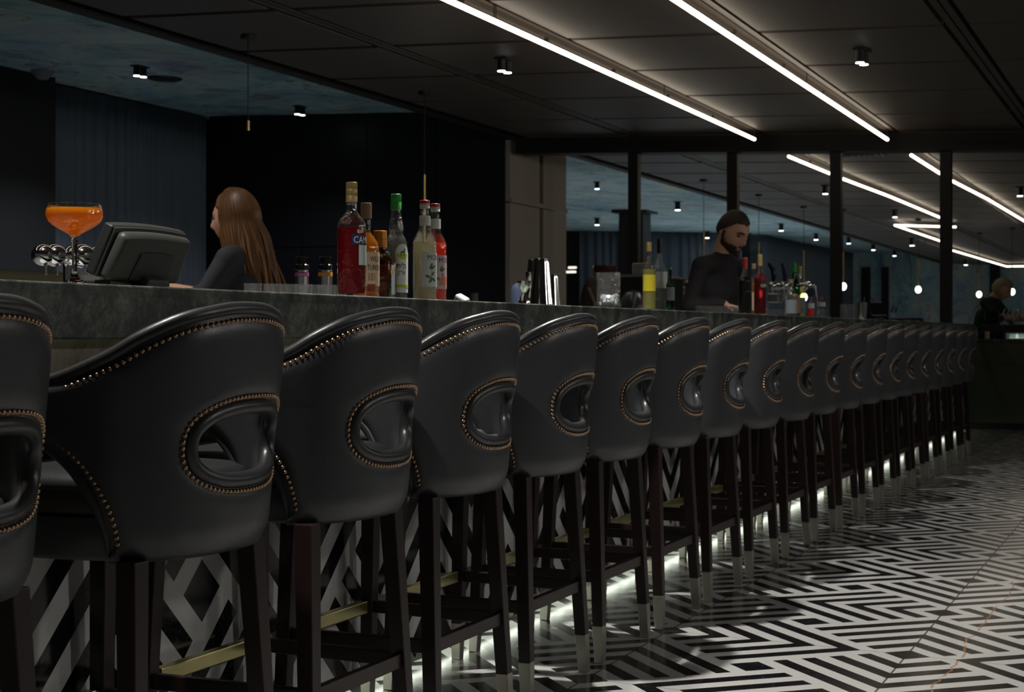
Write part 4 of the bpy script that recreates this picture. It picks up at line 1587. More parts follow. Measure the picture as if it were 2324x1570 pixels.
    for i, px in enumerate((1750, 1760, 1769, 1779)):
        loc, d = bottle_at(px, 2.475, 1.06)
        k = d / FPX
        tumbler('shot_glass', loc, 5.0 * k, 1.05 + (757 - 702) * k - 1.06, 'tiny shot glass in the cluster right of the far red bitter', 'glass', 'shot glasses below the beer tower', taper=.85)
    build_far_tower()
    build_back_bar()


def build_far_tower():
    l = 2.49
    loc, d = bottle_at(1790, l, BLEDGE)
    k = d / FPX
    t = thing('beer_tower', loc, 'beer tower with one black and one blue tap handle beyond the red bitter', 'beer tower')
    ca = cam_angle(loc)
    w = Vector((math.cos(ca + PI / 2), math.sin(ca + PI / 2), 0))
    zz = lambda py: 1.05 + (757 - py) * k - BLEDGE
    X = lambda px: w * ((px - 1790) * k)
    Z = lambda py: Vector((0, 0, zz(py)))
    MB().tube([X(1750) + Z(650), X(1835) + Z(650)], 7.5 * k, 16).build('manifold', M['chrome'], t, angle=50)
    MB().cyl((0, 0, 0), (0, 0, zz(652)), 9 * k, 9 * k, 20).build('post', M['chrome'], t, angle=50)
    nv = Vector((w.y, -w.x, 0)) * (12 * k)
    for px, hx, mat in ((1754, 1748, 'plastic_black'), (1780, 1779, 'lab_blue')):
        o = MB().ball(X(px) + Z(648) + nv, 10 * k, 18).build('tap', M['chrome'], t)
        pts = [X(px) + Z(642), X(px + 3) + Z(628), X(px + 1) + Z(612), X(hx - 3) + Z(597)]
        MB().tube([p + nv for p in pts], [3 * k, 6 * k, 6 * k, 4 * k], 10).build('tap_handle', M[mat], o)
        MB().cyl(X(px) + Z(655) + nv, X(px - 3) + Z(684) + nv, 2.4 * k, 1.8 * k, 8).build('spout', M['steel'], o)
    MB().ball(X(1833) + Z(648) + nv, 9 * k, 18).build('tap', M['chrome'], t)
    o = MB().lathe([(0, -.004), (10 * k, -.004), (10 * k, .004), (0, .004)], 28, X(1838) + Z(664) + nv * 1.6, Vector(nv).to_track_quat('Z', 'Y').to_matrix()).build('badge', M['blue_cloth'], t)
    MB().cyl(X(1848) + Z(652) + nv * .2, X(1858) + Z(712) + nv * .2, 2.6 * k, 2.2 * k, 10).build('lever', M['chrome'], t)
    MB().ball(X(1847) + Z(650) + nv * .2, 4.5 * k, 14).build('lever_knob', M['chrome'], t)
    MB().box(X(1759) + Z(676), (.08, .12, 22 * k)).build('drip_tray', M['steel'], t, bevel=.01, smooth=False)


def build_back_bar():
    # low work counter behind the bartenders; only what stands on it shows over the bar
    c = W(11.5, 3.95, 0)
    t = thing('back_counter', c, 'dark work counter behind the bar carrying the coffee machine', 'counter')
    MB().box((0, 0, .45), (.60, 8.0, .90)).build('cabinet', M['black_paint'], t, smooth=False)
    MB().box((0, 0, .925), (.64, 8.04, .05)).build('worktop', M['plastic_dark2'], t, smooth=False, bevel=.003)
    l = 3.85
    def put(px, py):
        a, d, z = on_l(px, l, py)
        return W(a, l, z), d / FPX
    p, k = put(1372, 603)
    t = thing('coffee_grinder', Vector((p.x, p.y, .95)), 'coffee grinder with dark red hopper behind the mixing glass', 'coffee grinder')
    zt = p.z - .95
    MB().lathe([(0, zt - 60 * k), (15 * k, zt - 60 * k), (27 * k, zt - 8 * k), (27 * k, zt), (0, zt)], 24).build('hopper', pm('dark_red_hopper', (.05, .015, .015), .25), t)
    MB().box((0, 0, (zt - 55 * k) / 2), (.17, .20, zt - 55 * k)).build('body', M['plastic_black'], t, bevel=.02, smooth=False)
    p, k = put(1455, 600)
    t = thing('coffee_machine', Vector((p.x, p.y, .95)), 'black coffee machine with grey display and dark domed front behind the bottles', 'coffee machine')
    H = p.z - .95
    MB().box((0, .10, (H - 25 * k) / 2), (.40, .75, H - 25 * k)).build('body', M['plastic_black'], t, bevel=.02, smooth=False)
    ca = cam_angle(p)
    Rz = Matrix.Rotation(ca + PI / 2, 3, 'Z')
    MB().box(Rz @ Vector((0, -.30, H - 13 * k)), (38 * k, .02, 24 * k), Rz).build('display', pm('grey_display', (.16, .16, .15), .4), t, bevel=.004, smooth=False)
    MB().lathe([(0, 0), (33 * k, 0), (31 * k, 26 * k), (20 * k, 44 * k), (0, 50 * k)], 28, Rz @ Vector((-16 * k, -.34, H - 110 * k))).build('dome', pm('dark_steel', (.10, .105, .115), .25, .9), t)
    p2, k = put(1548, 646)
    o = MB().capsule(p2 - p - Vector((0, 0, 0)) + Vector((0, 0, p.z - .95)), p2 - p + Vector((.10, 0, p.z - .95)), 14 * k, 12 * k).build('group_head', M['chrome'], t)
    MB().capsule(p2 - p + Vector((.02, -.06, p.z - .95 - 22 * k)), p2 - p + Vector((.14, -.16, p.z - .95 - 24 * k)), 5 * k, 6 * k).build('portafilter_handle', M['cork'], t)
    p, k = put(1343, 640)
    t = thing('shoulder_bag', W(on_l(1345, 3.6)[0], 3.6, .0), 'dark rounded bag with olive strap on the back counter behind the mixing glass', 'bag')
    t.location.z = .95
    MB().ball((0, 0, .242), (.09, .10, .24), 20).build('bag_body', pm('dark_brown_leather', (.035, .020, .014), .6), t)
    MB().tube([(0.02, -.09, .02), (.05, -.10, .16), (.05, -.10, .30), (.0, -.08, .40)], .012, 8).build('strap', M['olive'], t)


def pm(name, c, r, m=0.0):
    return M.setdefault(name, pmat(name, c, r, m))
# ================================================================ people
def head_points(n=44, m=32, grow=0.0, keep=None):
    """head centred on the origin, x forward, y left, z up; keep(dir) filters faces (used for hair and beard)"""
    vs, fs, dirs = [], [], []
    g = lambda q: math.exp(-q * q)
    for j in range(m + 1):
        el = -PI / 2 + PI * j / m
        for i in range(n):
            az = 2 * PI * i / n
            d = Vector((math.cos(el) * math.cos(az), math.cos(el) * math.sin(az), math.sin(el)))
            r = 1 / math.sqrt((d.x / .098) ** 2 + (d.y / .077) ** 2 + (d.z / .120) ** 2)
            p = d * r
            if p.z < -.015:
                t = min(1, (-p.z - .015) / .105)
                p.y *= 1 - .34 * t
                if p.x < 0: p.x *= 1 - .5 * t
                else: p.x *= 1 + .16 * t * (1 - t)
            if p.x > 0:
                y, z = p.y, p.z
                p.x += .027 * g(y / .013) * g((z + .024) / .020) + .013 * g(y / .011) * g((z - .006) / .022)
                p.x -= .012 * (g((abs(y) - .033) / .016) * g((z - .010) / .014))
                p.x += .007 * g((z - .034) / .012) * g(y / .05)
                p.x += .008 * g(y / .022) * (g((z + .060) / .008) + g((z + .075) / .008))
                p.x += .010 * g(y / .022) * g((z + .100) / .016)
            if grow:
                p += d * grow
            vs.append(p)
            dirs.append(d)
    for j in range(m):
        for i in range(n):
            k = (i + 1) % n
            f = (j * n + i, j * n + k, (j + 1) * n + k, (j + 1) * n + i)
            if keep is None or all(keep(vs[q], dirs[q]) for q in f):
                fs.append(f)
    return vs, fs


def hand(mb, wrist, direction, down, s=1.0, curl=.5, side=1):
    """palm with five bent fingers"""
    f = Vector(direction).normalized()
    n = Vector(down)
    n = (n - f * n.dot(f)).normalized()
    w = f.cross(n) * side
    P = Vector(wrist)
    for k in (-1, -.33, .33, 1):
        mb.capsule(P + w * k * .012 * s, P + f * .085 * s + w * k * .030 * s, .014 * s, .011 * s, 10)
    for k, L in ((-1, .062), (-.33, .076), (.33, .080), (1, .070)):
        b = P + f * .088 * s + w * k * .030 * s
        c1 = curl * (1 + .12 * k)
        d1 = (f * math.cos(c1) + n * math.sin(c1)).normalized()
        d2 = (f * math.cos(2 * c1) + n * math.sin(2 * c1)).normalized()
        m1 = b + d1 * L * .55 * s
        mb.capsule(b, m1, .0095 * s, .0085 * s, 10)
        mb.capsule(m1, m1 + d2 * L * .5 * s, .0085 * s, .007 * s, 10)
    tb = P + f * .022 * s + w * .026 * s
    td = (f * .75 + w * .75 + n * .25).normalized()
    mb.capsule(tb, tb + td * .045 * s, .013 * s, .010 * s, 10)
    mb.capsule(tb + td * .045 * s, tb + td * .045 * s + (f * .9 + w * .2 + n * .3).normalized() * .032 * s, .010 * s, .008 * s, 10)


def remesh(o, size, it=3):
    r = o.modifiers.new('one_skin', 'REMESH')
    r.mode = 'VOXEL'
    r.voxel_size = size
    r.use_smooth_shade = True
    if it:
        s = o.modifiers.new('soften', 'SMOOTH')
        s.factor = .5
        s.iterations = it
    return o


def person(loc, rz, s, label, J, shirt, group=None, hs=1.0, vox=.008, trousers='shirt_black', short_sleeve=False, skin='skin'):
    """J: joints in metres: hip, chest, neck, head, pitch, yaw, and for each side 'r','l': shoulder, elbow, wrist, hand direction"""
    t = thing('person', loc, label, 'person', group, rz)
    V = lambda k: Vector(J[k]) * s
    body = MB()
    hd = V('head')
    Rh = Euler((0, J['pitch'], J.get('yaw', 0)), 'ZYX').to_matrix() if False else (Matrix.Rotation(J.get('yaw', 0), 3, 'Z') @ Matrix.Rotation(J['pitch'], 3, 'Y'))
    hv, hf = head_points()
    place = lambda v, extra=1.0: hd + Rh @ (Vector(v) * s * hs * extra)
    body.add([place(v) for v in hv], hf)
    for sd in (-1, 1):
        body.ball(place((-.010, sd * .077, -.008)), (.020 * s, .008 * s, .030 * s), 12, Rh)
    body.capsule(V('neck'), place((-.025, 0, -.06)), .062 * s, .056 * s)
    body.capsule(V('hip'), V('chest'), .11 * s, .12 * s)
    body.capsule(V('chest'), V('neck'), .10 * s, .06 * s)
    cl = MB()
    hip, ch, nk = V('hip'), V('chest'), V('neck')
    for sd in (-.6, 0, .6):
        o = Vector((0, sd * .11 * s, 0))
        cl.capsule(hip + o * .9 + Vector((0, 0, -.06 * s)), ch + o, .118 * s, .122 * s)
    sl, sr = V('l_sh'), V('r_sh')
    cl.capsule(sl, sr, .066 * s, .066 * s)
    cl.capsule(nk + Vector((-.01, 0, -.05)) * s, sl, .068 * s, .066 * s)
    cl.capsule(nk + Vector((-.01, 0, -.05)) * s, sr, .068 * s, .066 * s)
    cl.capsule(ch, nk + Vector((0, 0, -.06)) * s, .13 * s, .085 * s)
    cl.capsule(nk + Vector((-.005, 0, -.055)) * s, nk + Vector((0, 0, -.012)) * s, .074 * s, .066 * s)
    for sd in 'lr':
        sh, el, wr = V(sd + '_sh'), V(sd + '_el'), V(sd + '_wr')
        cl.capsule(sh, el, .062 * s, .050 * s)
        if short_sleeve:
            e2 = el.lerp(wr, .12)
            cl.capsule(el, e2, .052 * s, .050 * s)
        else:
            cl.capsule(el, el.lerp(wr, .92), .052 * s, .040 * s)
        body.capsule(sh, el, .050 * s, .041 * s)
        body.capsule(el, wr, .041 * s, .028 * s)
        hand(body, wr, J[sd + '_hd'], J.get(sd + '_dn', (0, 0, -1)), s, .45, 1 if sd == 'l' else -1)
    tr = MB()
    for sd in (-1, 1):
        a, b, c = hip + Vector((0, sd * .09, -.02)) * s, Vector((.03, sd * .10, .50)) * s, Vector((0, sd * .11, .09)) * s
        tr.capsule(a, b, .094 * s, .068 * s)
        tr.capsule(b, c, .066 * s, .052 * s)
        body.capsule(a, b, .075 * s, .052 * s)
        body.capsule(b, c, .05 * s, .036 * s)
        body.capsule(c + Vector((0, 0, -.03 * s)), c + Vector((.15, 0, -.045)) * s, .042 * s, .038 * s)
    bo = body.build('body', M[skin], t)
    remesh(bo, vox, 1)
    remesh(cl.build('shirt', M[shirt], t), .011, 3)
    remesh(tr.build('trousers', M[trousers], t), .012, 2)
    shoe = MB()
    for sd in (-1, 1):
        so = MB().capsule(Vector((-.05, sd * .11, .047)) * s, Vector((.15, sd * .115, .042)) * s, .052 * s, .044 * s)
        so.build('shoe', M['plastic_black'], t)
    for sd in (-1, 1):
        MB().ball(place((.083, sd * .033, .010)), (.0095 * s * hs, .0115 * s * hs, .0055 * s * hs), 12, Rh).build('eye', M['eye'], t)
    return t, place, Rh


def head_shell(t, place, name, mat, keep, grow=.010, thick=.012, extra=1.0, n=64, m=48):
    vs, fs = head_points(n, m, grow, keep)
    o = MB().add([place(v, extra) for v in vs], fs).build(name, M[mat], t)
    sd = o.modifiers.new('thickness', 'SOLIDIFY')
    sd.thickness = thick
    sd.offset = -1
    return o


def build_people():
    # ---- bartender in black, looking down to the right of the picture
    root = W(9.86, 2.735, 0)
    J = dict(hip=(-.03, 0, .95), chest=(.0, 0, 1.27), neck=(.035, 0, 1.500), head=(.110, 0, 1.640), pitch=.50, yaw=-.10,
             l_sh=(.01, .165, 1.425), l_el=(.02, .23, 1.19), l_wr=(.17, .10, 1.20), l_hd=(.8, -.3, -.2),
             r_sh=(.0, -.165, 1.425), r_el=(-.03, -.25, 1.17), r_wr=(.15, -.14, 1.19), r_hd=(.8, .3, -.2))
    t, place, Rh = person(root, math.radians(-22), 1.035, 'bearded bartender with short dark hair in a black shirt looking down', J, 'shirt_black', hs=1.10, vox=.007)
    head_shell(t, place, 'hair', 'hair_dark', lambda p, d: p.z > (.074 if p.x > .058 else (.074 - (.058 - p.x) * 1.15 if p.x > -.025 else -.035)), .007, .010)
    head_shell(t, place, 'beard', 'beard', lambda p, d: (p.z < -.048 and p.x > -.012 and not (p.z > -.078 and p.z < -.056 and abs(p.y) < .020)) or (p.z < .012 and -.004 < p.x < .024 and abs(p.y) > .045) or (-.058 < p.z < -.047 and abs(p.y) < .03 and p.x > .05), .006, .008)
    for sd in (-1, 1):
        MB().tube([place((.101, sd * .016, .030)), place((.098, sd * .034, .036)), place((.084, sd * .052, .030))], .0052, 6).build('eyebrow', M['beard'], t)
    # ---- woman with long auburn hair turned away, reaching to the left
    root = W(6.30, 3.955, 0)
    J = dict(hip=(-.02, 0, .95), chest=(.02, 0, 1.24), neck=(.055, 0, 1.455), head=(.115, 0, 1.585), pitch=.12, yaw=.0,
             l_sh=(.045, .165, 1.385), l_el=(.125, .25, 1.215), l_wr=(.375, .19, 1.262), l_hd=(1, -.10, -.02),
             r_sh=(.045, -.165, 1.385), r_el=(.16, -.22, 1.16), r_wr=(.37, -.10, 1.10), r_hd=(1, .2, -.2))
    t, place, Rh = person(root, math.radians(184), 1.0, 'woman with long auburn hair in a dark slate shirt, seen from behind', J, 'shirt_slate', hs=.98, vox=.007, short_sleeve=True)
    rnd = random.Random(11)
    cap_ = head_shell(t, place, 'hair', 'hair_auburn', lambda p, d: p.x < .050 and (p.z > .050 or p.x < .020), .016, .016)
    mb = MB()
    hd = place((0, 0, 0))
    for i in range(420):
        # every lock starts at the crown, lies over the scalp and falls down back and sides
        az = PI + rnd.uniform(-1, 1) * 1.72
        lift = rnd.uniform(1.0, 1.06)
        pts = []
        for el in (1.45, 1.1, .75, .4, .1, -.15):
            jit = rnd.uniform(-.02, .02)
            q = Vector((math.cos(el) * math.cos(az + jit) * .120 * lift - .006, math.cos(el) * math.sin(az + jit) * .100 * lift, math.sin(el) * .138 * lift))
            pts.append(place(q))
        end = rnd.uniform(.50, .66)
        wv = rnd.uniform(0, 6)
        base = pts[-1]
        lx, ly = base.x - hd.x, base.y - hd.y
        if lx > .0:
            lx *= .6
        inw = rnd.uniform(.55, 1.12)
        for k in range(1, 8):
            f = k / 7
            y = ly * (1 + (.62 * inw) * f) * (1 - .25 * f * (1 - inw)) + .011 * math.sin(f * 7 + wv)
            x = lx * (1 - .10 * f) * (1 - .3 * f * (1 - inw)) - (.02 + .17 * inw) * f * (1.15 - .35 * f) + .010 * math.sin(f * 6 + wv)
            pts.append(Vector((hd.x + x, hd.y + y, base.z - end * f)))
        C = catmull(pts, 3)
        nC = len(C)
        rr = [(.0042 + .0050 * min(1, i_ / (nC * .3)) if i_ < nC * .75 else .0092 * (1 - (i_ / nC - .75) / .25 * .7)) for i_ in range(nC)]
        mb.tube(C, rr, 5)
    tag(mb.build('long_hair', M['hair_auburn'], t), kind='stuff')
    # ---- person in dark green behind the far counter
    d = 18.3
    l = 447 * d * CT / FPX
    a = (d - l * ST) / CT
    J = dict(hip=(-.04, 0, .95), chest=(.02, 0, 1.24), neck=(.10, 0, 1.46), head=(.19, 0, 1.56), pitch=.45, yaw=0,
             l_sh=(.06, .18, 1.40), l_el=(.22, .22, 1.20), l_wr=(.40, .10, 1.22), l_hd=(1, 0, -.1),
             r_sh=(.06, -.18, 1.40), r_el=(.24, -.24, 1.23), r_wr=(.46, -.16, 1.24), r_hd=(1, .1, -.1))
    t, place, Rh = person(W(a, l, 0), math.radians(-14), 1.0, 'person in a bottle green shirt working at the far counter', J, 'shirt_green', hs=1.08, vox=.010, short_sleeve=True)
    head_shell(t, place, 'hair', 'hair_blond', lambda p, d: p.z > .055 or (p.x < .01 and p.z > -.06), .012, .014)


# ================================================================ the far end and furniture
def build_far():
    # green station across the end of the aisle
    c = W(18.4, -.75, 0)
    t = thing('service_counter', c, 'dark green service counter across the far end of the aisle', 'counter')
    MB().box((0, 0, .52), (6.6, .66, .90)).build('cabinet', M['green_cabinet'], t, smooth=False, bevel=.004)
    MB().box((0, .02, .035), (6.5, .60, .07)).build('plinth', M['black_paint'], t, smooth=False)
    MB().box((0, -.335, .73), (6.6, .012, .02)).build('rail', M['green_cabinet'], t, smooth=False)
    MB().box((0, 0, .975), (6.64, .70, .03)).build('worktop', M['green_marble'], t, smooth=False, bevel=.003)
    # raised ledge standing on the worktop
    l0 = on_l(2208, 2.05)[1] and 2.05
    o = MB().box(W(18.45, 1.80, 1.105), (.52, .50, .09)).build('ledge_slab', M['black_paint'], smooth=False, bevel=.004)
    o2 = thing('raised_ledge', W(18.45, 1.78, .99), 'black raised ledge on the service counter beside the bar end', 'ledge')
    o.parent = o2
    o.location = -Vector(o2.location)
    MB().box((-.10, .1, .035), (.08, .30, .07)).build('support', M['black_paint'], o2, smooth=False)
    # glass rack lit from inside
    l1, l2 = 1.775, .9
    g = thing('glass_rack', W(18.25, (l1 + l2) / 2, .99), 'lit rack of clear glasses on the service counter', 'glass rack')
    MB().box((0, .16, .032), (l1 - l2, .02, .048)).build('light_panel', pmat('pale_green_light_panel', (1, 1, 1), .5, emit=(.80, 1.0, .78), es=.55), g, smooth=False)
    MB().box((0, 0, .004), (l1 - l2, .30, .008)).build('tray', M['steel'], g, smooth=False)
    n = 0
    for i in range(9):
        for j in range(2):
            x, y = -l1 + .05 + i * .098, 18.20 + j * .085
            tumbler('rack_glass', Vector((x, y, .9985)), .038, .052, 'clear upturned glass in the lit rack on the service counter', 'glass', 'glasses in the lit rack', flute=0, taper=.82, wall=.003)
    tumbler('paper_cup', W(18.15, 1.985, .99), .028, .085, 'pale cup on the service counter at the end of the bar', 'cup', None, mat='lab_cream')
    # bottles with steel pourers standing on the ledge
    labs = ['clear bottle with steel pourer on the far ledge, first from the person', 'clear bottle with steel pourer on the far ledge, second from the person', 'clear bottle with steel pourer on the far ledge, third from the person',
            'clear bottle with steel pourer on the far ledge, fourth from the person', 'clear bottle with steel pourer on the far ledge, fifth from the person']
    for i, px in enumerate((2274, 2284, 2295, 2304, 2313)):
        k_ = (VX - px) / FPX
        a = 18.42 + .05 * (i % 2)
        l = k_ * CT * CT * a / (1 - k_ * CT * ST)
        z0 = 1.15 if l > 1.56 else .99
        b = thing('pourer_bottle', W(a, l, z0), labs[i], 'bottle', 'bottles with steel pourers on the far ledge')
        hz = 1.05 + (757 - 712) * 17.6 / FPX - z0
        MB().lathe([(0, 0), (.026, 0), (.026, hz * .55), (.010, hz * .8), (.010, hz), (0, hz)], 16).build('bottle_glass', M['glass'], b)
        MB().capsule((0, 0, hz - .02), (.03, 0, hz + .05), .010, .008, 8).build('pourer', M['chrome'], b)
    # black register beside the bar end
    b = thing('register_terminal', W(18.36, 1.96, 1.15), 'black register on the raised ledge by the person in green', 'register')
    MB().box((0, 0, .090), (.15, .07, .13), Euler((-.5, 0, 0)).to_matrix()).build('screen', M['plastic_black'], b, smooth=False, bevel=.01)
    MB().box((0, 0, .008), (.12, .12, .016)).build('base', M['plastic_black'], b, smooth=False)
    # curtains
    zt = lambda l: zm(l) - .02
    curtain('curtain', [(13.36, 11.05), (16.50, 11.05)], .02, zt, 'tall blue grey curtain behind the cocktail, left of the dark panels', None, .022, .085, 2)
    curtain('curtain', [(40.9, 10.7), (40.9, 15.3)], .02, zt, 'wide blue grey curtain across the back, seen behind the mixing glass', 'far blue grey curtains', .05, .24, 5)
    curtain('curtain', [(41.3, 10.25), (51.7, 9.85)], .02, zt, 'blue grey curtain at the back, turning the corner beside the painted wall', 'far blue grey curtains', .05, .30, 8)
    # olive booth backs and white cushions at the left, seen over the bar
    a, d, z = on_l(45, 6.4, 613)
    b = thing('booth_seat', W(a, 6.4, 0), 'high olive booth seat behind the bar at the left edge', 'seat')
    MB().box((0, 0, z / 2), (.16, .95, z)).build('back', M['olive'], b, bevel=.06, seg=4)
    MB().box((-.3, 0, .25), (.6, .95, .5)).build('seat', M['olive'], b, bevel=.05, seg=3)
    for px, nm in ((128, 'white cushion on the booth left of the cocktail stem'), (192, 'white cushion on the booth right of the cocktail stem')):
        a, d, z = on_l(px, 6.9, 617)
        o = MB().box((0, 0, 0), (.14, .22, .36)).build('cushion', M['white'], loc=W(a, 6.9, z - .18), bevel=.05, seg=4)
        tag(o, nm, 'cushion', 'white booth cushions')
    a, d, z = on_l(160, 7.3, 640)
    b = thing('booth_seat', W(a + .2, 7.2, 0), 'low booth bench carrying the white cushions', 'seat')
    zz = on_l(128, 6.9, 617)[2] - .36
    MB().box((.3, 0, zz / 2), (.7, 1.6, zz)).build('seat', M['olive'], b, bevel=.04, seg=3, smooth=False)
    # lit things seen in the dark gap left of the far curtain
    for py, w, px in ((607, 16, 1299), (617, 20, 1296)):
        a = 39.5
        k_ = (VX - px) / FPX
        l = k_ * CT * CT * a / (1 - k_ * CT * ST)
        d = a * CT + l * ST
        z = EYE + (HY - py) * d / FPX
        t = thing('wall_lamp', W(a, l, z), 'small lit lamp on the dark wall left of the far curtain, %s of the two' % ('upper' if py < 610 else 'lower'), 'lamp', 'lamps in the dark gap')
        MB().capsule((-w * d / FPX / 2, 0, 0), (w * d / FPX / 2, 0, 0), .03, .03, 10).build('lamp_glass', pm_e('soft_lamp', (1, .93, .78), 1.2), t)
        MB().box((0, .05, 0), (.05, .10, .05)).build('bracket', M['black_paint'], t, smooth=False)
    a = 39.5
    struct(MB().box(W(40.6, 16.2, 2.0), (.1, 1.9, 4.2)).build('wall_gap', M['dark_wall'], smooth=False))
    # vent grille in the ceiling beyond the beam
    l, a = 3.45, 18.45
    v = thing('air_vent', W(a, l, zc(l)), 'dark slotted air vent in the ceiling behind the beam', 'vent')
    MB().box((0, 0, -.008), (.62, .30, .016)).build('frame', M['black_paint'], v, smooth=False)
    for i in range(9):
        MB().box((-.26 + i * .065, 0, -.020), (.028, .24, .010), Matrix.Rotation(.5, 3, 'Y')).build('slat', pm('vent_slat', (.10, .10, .095), .5), v, smooth=False)
    # oval flush ceiling vent beside the painted ceiling lamp
    l = 9.6
    a, d, z = on_l(375, l, 152)
    o = MB().lathe([(0, -.02), (.16, -.02), (.18, 0), (0, 0)], 32).build('ceiling_speaker', M['black_paint'], loc=W(a, l, zm(l)))
    tag(o, 'flat round black speaker set in the painted ceiling', 'speaker')
    l = 10.6
    a, d, z = on_l(97, l, 166)
    o = MB().lathe([(0, -.10), (.05, -.09), (.09, -.05), (.12, -.012), (.12, 0), (0, 0)], 28).build('smoke_detector', M['lab_grey'], loc=W(a, l, zm(l)))
    tag(o, 'pale ceiling detector above the left end of the curtain', 'smoke detector')


def pm_e(name, c, s):
    return M.setdefault(name, pmat(name, (1, 1, 1), .5, emit=c, es=s))


def build_lamps():
    G = 'warm tube lights under the dark ceiling'
    led_tube([(1.5, 4.07), (9.33, 4.07)], 'long warm tube light, left of the pair above the bar, near length', G)
    led_tube([(9.36, 4.07), (16.05, 4.07)], 'long warm tube light, left of the pair, length ending at the beam', G)
    led_tube([(1.5, 2.741), (8.72, 2.741)], 'long warm tube light, right of the pair above the bar, near length', G)
    led_tube([(8.75, 2.741), (16.2, 2.741)], 'long warm tube light, right of the pair, length ending at the beam', G)
    G = 'warm tube lights beyond the beam'

    def onc(px, py):
        """(a, l) of a pixel on the plane of the tubes"""
        D = ray(px, py)
        # EYE + D2 t = 3.0 + TILT l - .095
        t = (3.0 - .095 - EYE) / (D[2] - TILT * D[1])
        return (D[0] * t, D[1] * t)
    led_tube([onc(1790, 355), onc(1908, 404), onc(2020, 446), onc(2132, 493)], 'left tube light beyond the beam passing behind the columns', G)
    led_tube([onc(2068, 352), onc(2158, 409), onc(2240, 451), onc(2324, 501), onc(2360, 524)], 'right tube light beyond the beam running out of the picture', G)
    led_tube([onc(2170, 515), onc(2030, 511), onc(2132, 546), onc(2158, 567), onc(2284, 604.5), onc(2324, 604), onc(2360, 600)], 'zigzag tube light far back on the ceiling', G)
    G1 = 'twin black ceiling downlights'
    downlight(11.3, 4.84, zc, 'twin black downlight on the dark ceiling left of the tube lights', G1)
    downlight(11.4, 2.108, zc, 'twin black downlight on the dark ceiling right of the tube lights', G1)
    downlight(12.85, 9.375, zm, 'twin black downlight on the painted ceiling above the curtain', G1)
    downlight(15.8, 9.32, zm, 'twin black downlight on the painted ceiling by the dark panels', G1)
    G2 = 'downlights on the ceiling beyond the beam'
    lst = [((1355, 412), zm, 'far downlight on the painted ceiling beside the taupe panels, upper of two'), ((1538, 457), zm, 'far downlight on the painted ceiling between the first two columns'),
           ((1355, 494), zm, 'far downlight on the painted ceiling beside the taupe panels, lower of two'), ((1873, 420), zc, 'far downlight on the dark ceiling just left of the third column'),
           ((2031, 476), zc, 'far downlight on the dark ceiling above the tip of the zigzag light'), ((2315, 424), zc, 'far downlight on the dark ceiling at the right picture edge'),
           ((1773, 507), zm, 'far downlight on the painted ceiling right of the bartender'), ((1852, 529), zm, 'far downlight on the painted ceiling left of the third column'),
           ((1926, 538), zm, 'far downlight on the painted ceiling right of the third column'), ((1982, 554), zm, 'faint far downlight, second right of the third column'),
           ((2070, 540), zc, 'far downlight on the dark ceiling under the zigzag light'), ((2030, 568), zm, 'lowest far downlight on the painted ceiling'), ((2192, 588), zc, 'far downlight on the dark ceiling above the person in green'),
           ((1605, 525), zm, 'far downlight on the painted ceiling left of the bartender')]
    for (px, py), cf, lab in lst:
        D = ray(px, py)
        h = cf(0.0)
        t = (h - EYE) / (D[2] - TILT * D[1])
        a, l = D[0] * t, D[1] * t
        a = min(a, 51.3)
        downlight(a, l, cf, lab, G2, twin=False, k=1.25 if a < 30 else 1.7)
    G3 = 'pendant lamps along the bar'
    a, d, _ = on_l(563, 6.30)
    zp = lambda py: 1.05 + (757 - py) * d / FPX
    pendant(a, 6.30, 'black pendant cable with short brass tip hanging above the woman with auburn hair', G3, rod=(zp(274), zp(293)), bulb=False)
    pendant(on_l(963, 6.30)[0], 6.30, 'slim pendant lamp with brass rod behind the syrup bottles', G3, 1.67)
    G4 = 'pendant lamps beyond the beam'
    for px, lab, l in ((1597, 'far pendant with brass rod left of the bartender', 6.25), (1722, 'far pendant with brass rod above the red bitter with gold cap', 6.10), (1824, 'far pendant with brass rod right of the green capped bottle', 5.95)):
        pendant(on_l(px, l)[0], l, lab, G4, 1.67)
    for (px, py, rt, l, lab) in ((1914, 650, 588, 5.2, 'lit pendant bulb right of the third column'), (2084, 657, 597, 4.6, 'lit pendant bulb between third and fourth columns'), (2297, 662, 610, 3.3, 'lit pendant bulb near the right picture edge'), (2222, 668, 600, 3.9, 'pendant with brass rod above the person in green')):
        a, d, z = on_l(px, l, py)
        # all bulbs hang at one height, the distance follows from it
        zg = 1.05 + .41 * (zc(5) - 1.05) - .06
        dd = (zg - EYE) * FPX / (HY - py)
        D = ray(px, py)
        a, l = D[0] * dd, D[1] * dd
        a = min(a, 50.5)
        pendant(a, l, lab, G4, zg, r=.052)
    # ---- beams of the downlights, plus added spots without fixtures
    for a, p in ((-.5, 60), (2.45, 190), (5.2, 300), (8.3, 90), (11.4, 60)):  # last but one is added to brighten the bar ware, no fixture known
        spot(a, 2.108, zc(2.1) - .13, p, 100, .6)
    spot(5.4, 4.84, zc(4.84) - .13, 90, 95, .6)
    spot(11.3, 4.84, zc(4.84) - .13, 110, 100, .6)
    for a, p in ((4.2, 98), (7.2, 66), (10.2, 50), (13.2, 42), (16.2, 14)):  # unseen fill spots added to light the stool backs from the aisle side
        spot(a, -3.35, zc(-3.35) - .13, p, 130, .7, tgt=(a - .2, 1.7, .8), rad=.18)
    for a, l, p in ((12.85, 9.375, 150), (15.2, 9.32, 60)):
        spot(a, l, zm(l) - .13, p, 120, .8, (.80, .88, 1.0))
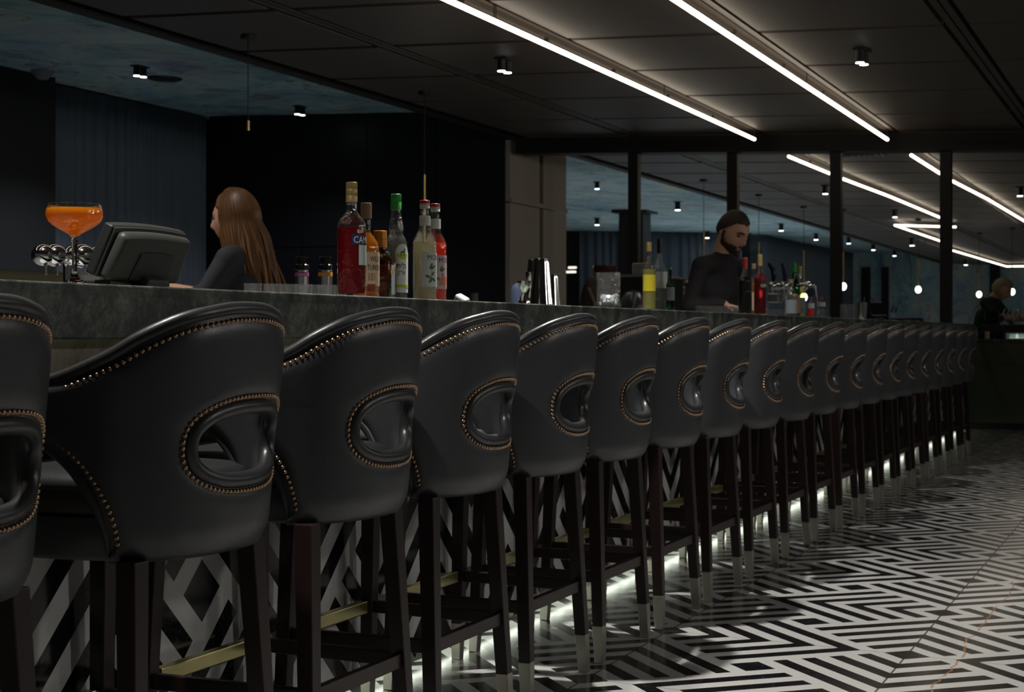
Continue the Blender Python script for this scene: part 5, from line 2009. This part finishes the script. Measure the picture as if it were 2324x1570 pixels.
    for a, l, p in ((25.6, 9.6, 330), (30.2, 9.6, 330), (36, 12.0, 650), (38, 9.8, 500), (47, 6, 330), (47, 2, 330)):
        spot(a, l, 3.2, p, 150, .9, (.82, .90, 1.0))


def build_all():
    build_room()
    build_bar()
    s0 = make_stool()
    for i, a in enumerate(STOOL_A):
        s = s0 if i == 0 else copy_tree(s0)
        s.location = W(a, STOOL_L, 0)
        n = len(STOOL_A)
        if i == 0:
            lab = 'black leather bar stool cut off by the left edge, nearest of the row'
        elif i == n - 1:
            lab = 'black leather bar stool at the far end of the row by the service counter'
        else:
            lab = '%s black leather bar stool of the row counting from the left' % ORD[i]
        s['label'] = lab
    build_bottles()
    build_small_ware()
    build_far_bar()
    build_people()
    build_far()
    build_lamps()
    # world: faint fill from the rest of the large dim room
    w = bpy.data.worlds.new('World')
    SC.world = w
    w.use_nodes = True
    bg = w.node_tree.nodes['Background']
    bg.inputs['Color'].default_value = (.90, .95, 1.0, 1)
    bg.inputs['Strength'].default_value = .03
    # camera
    cd = bpy.data.cameras.new('camera')
    cam = bpy.data.objects.new('camera', cd)
    COL.objects.link(cam)
    cam.location = (0, 0, EYE)
    cam.rotation_euler = (PI / 2, 0, TH)
    cd.sensor_fit = 'HORIZONTAL'
    cd.sensor_width = 36.0
    cd.lens = 36.0 * FPX / 2324
    cd.shift_y = -28.0 / 2324
    cd.clip_start = .05
    cd.clip_end = 200
    cd.dof.use_dof = True
    cd.dof.focus_distance = 3.7
    cd.dof.aperture_fstop = 10.0
    SC.camera = cam
    SC.view_settings.view_transform = 'Standard'
    SC.view_settings.look = 'None'
    SC.view_settings.exposure = 0.0
    SC.view_settings.gamma = 1.0
    SC.view_settings.use_curve_mapping = False
    cy = SC.cycles
    cy.max_bounces = 10
    cy.diffuse_bounces = 3
    cy.glossy_bounces = 4
    cy.transmission_bounces = 10
    cy.transparent_max_bounces = 8
    cy.caustics_reflective = False
    cy.caustics_refractive = False
    cy.sample_clamp_indirect = 3.0
    cy.use_denoising = True


build_all()
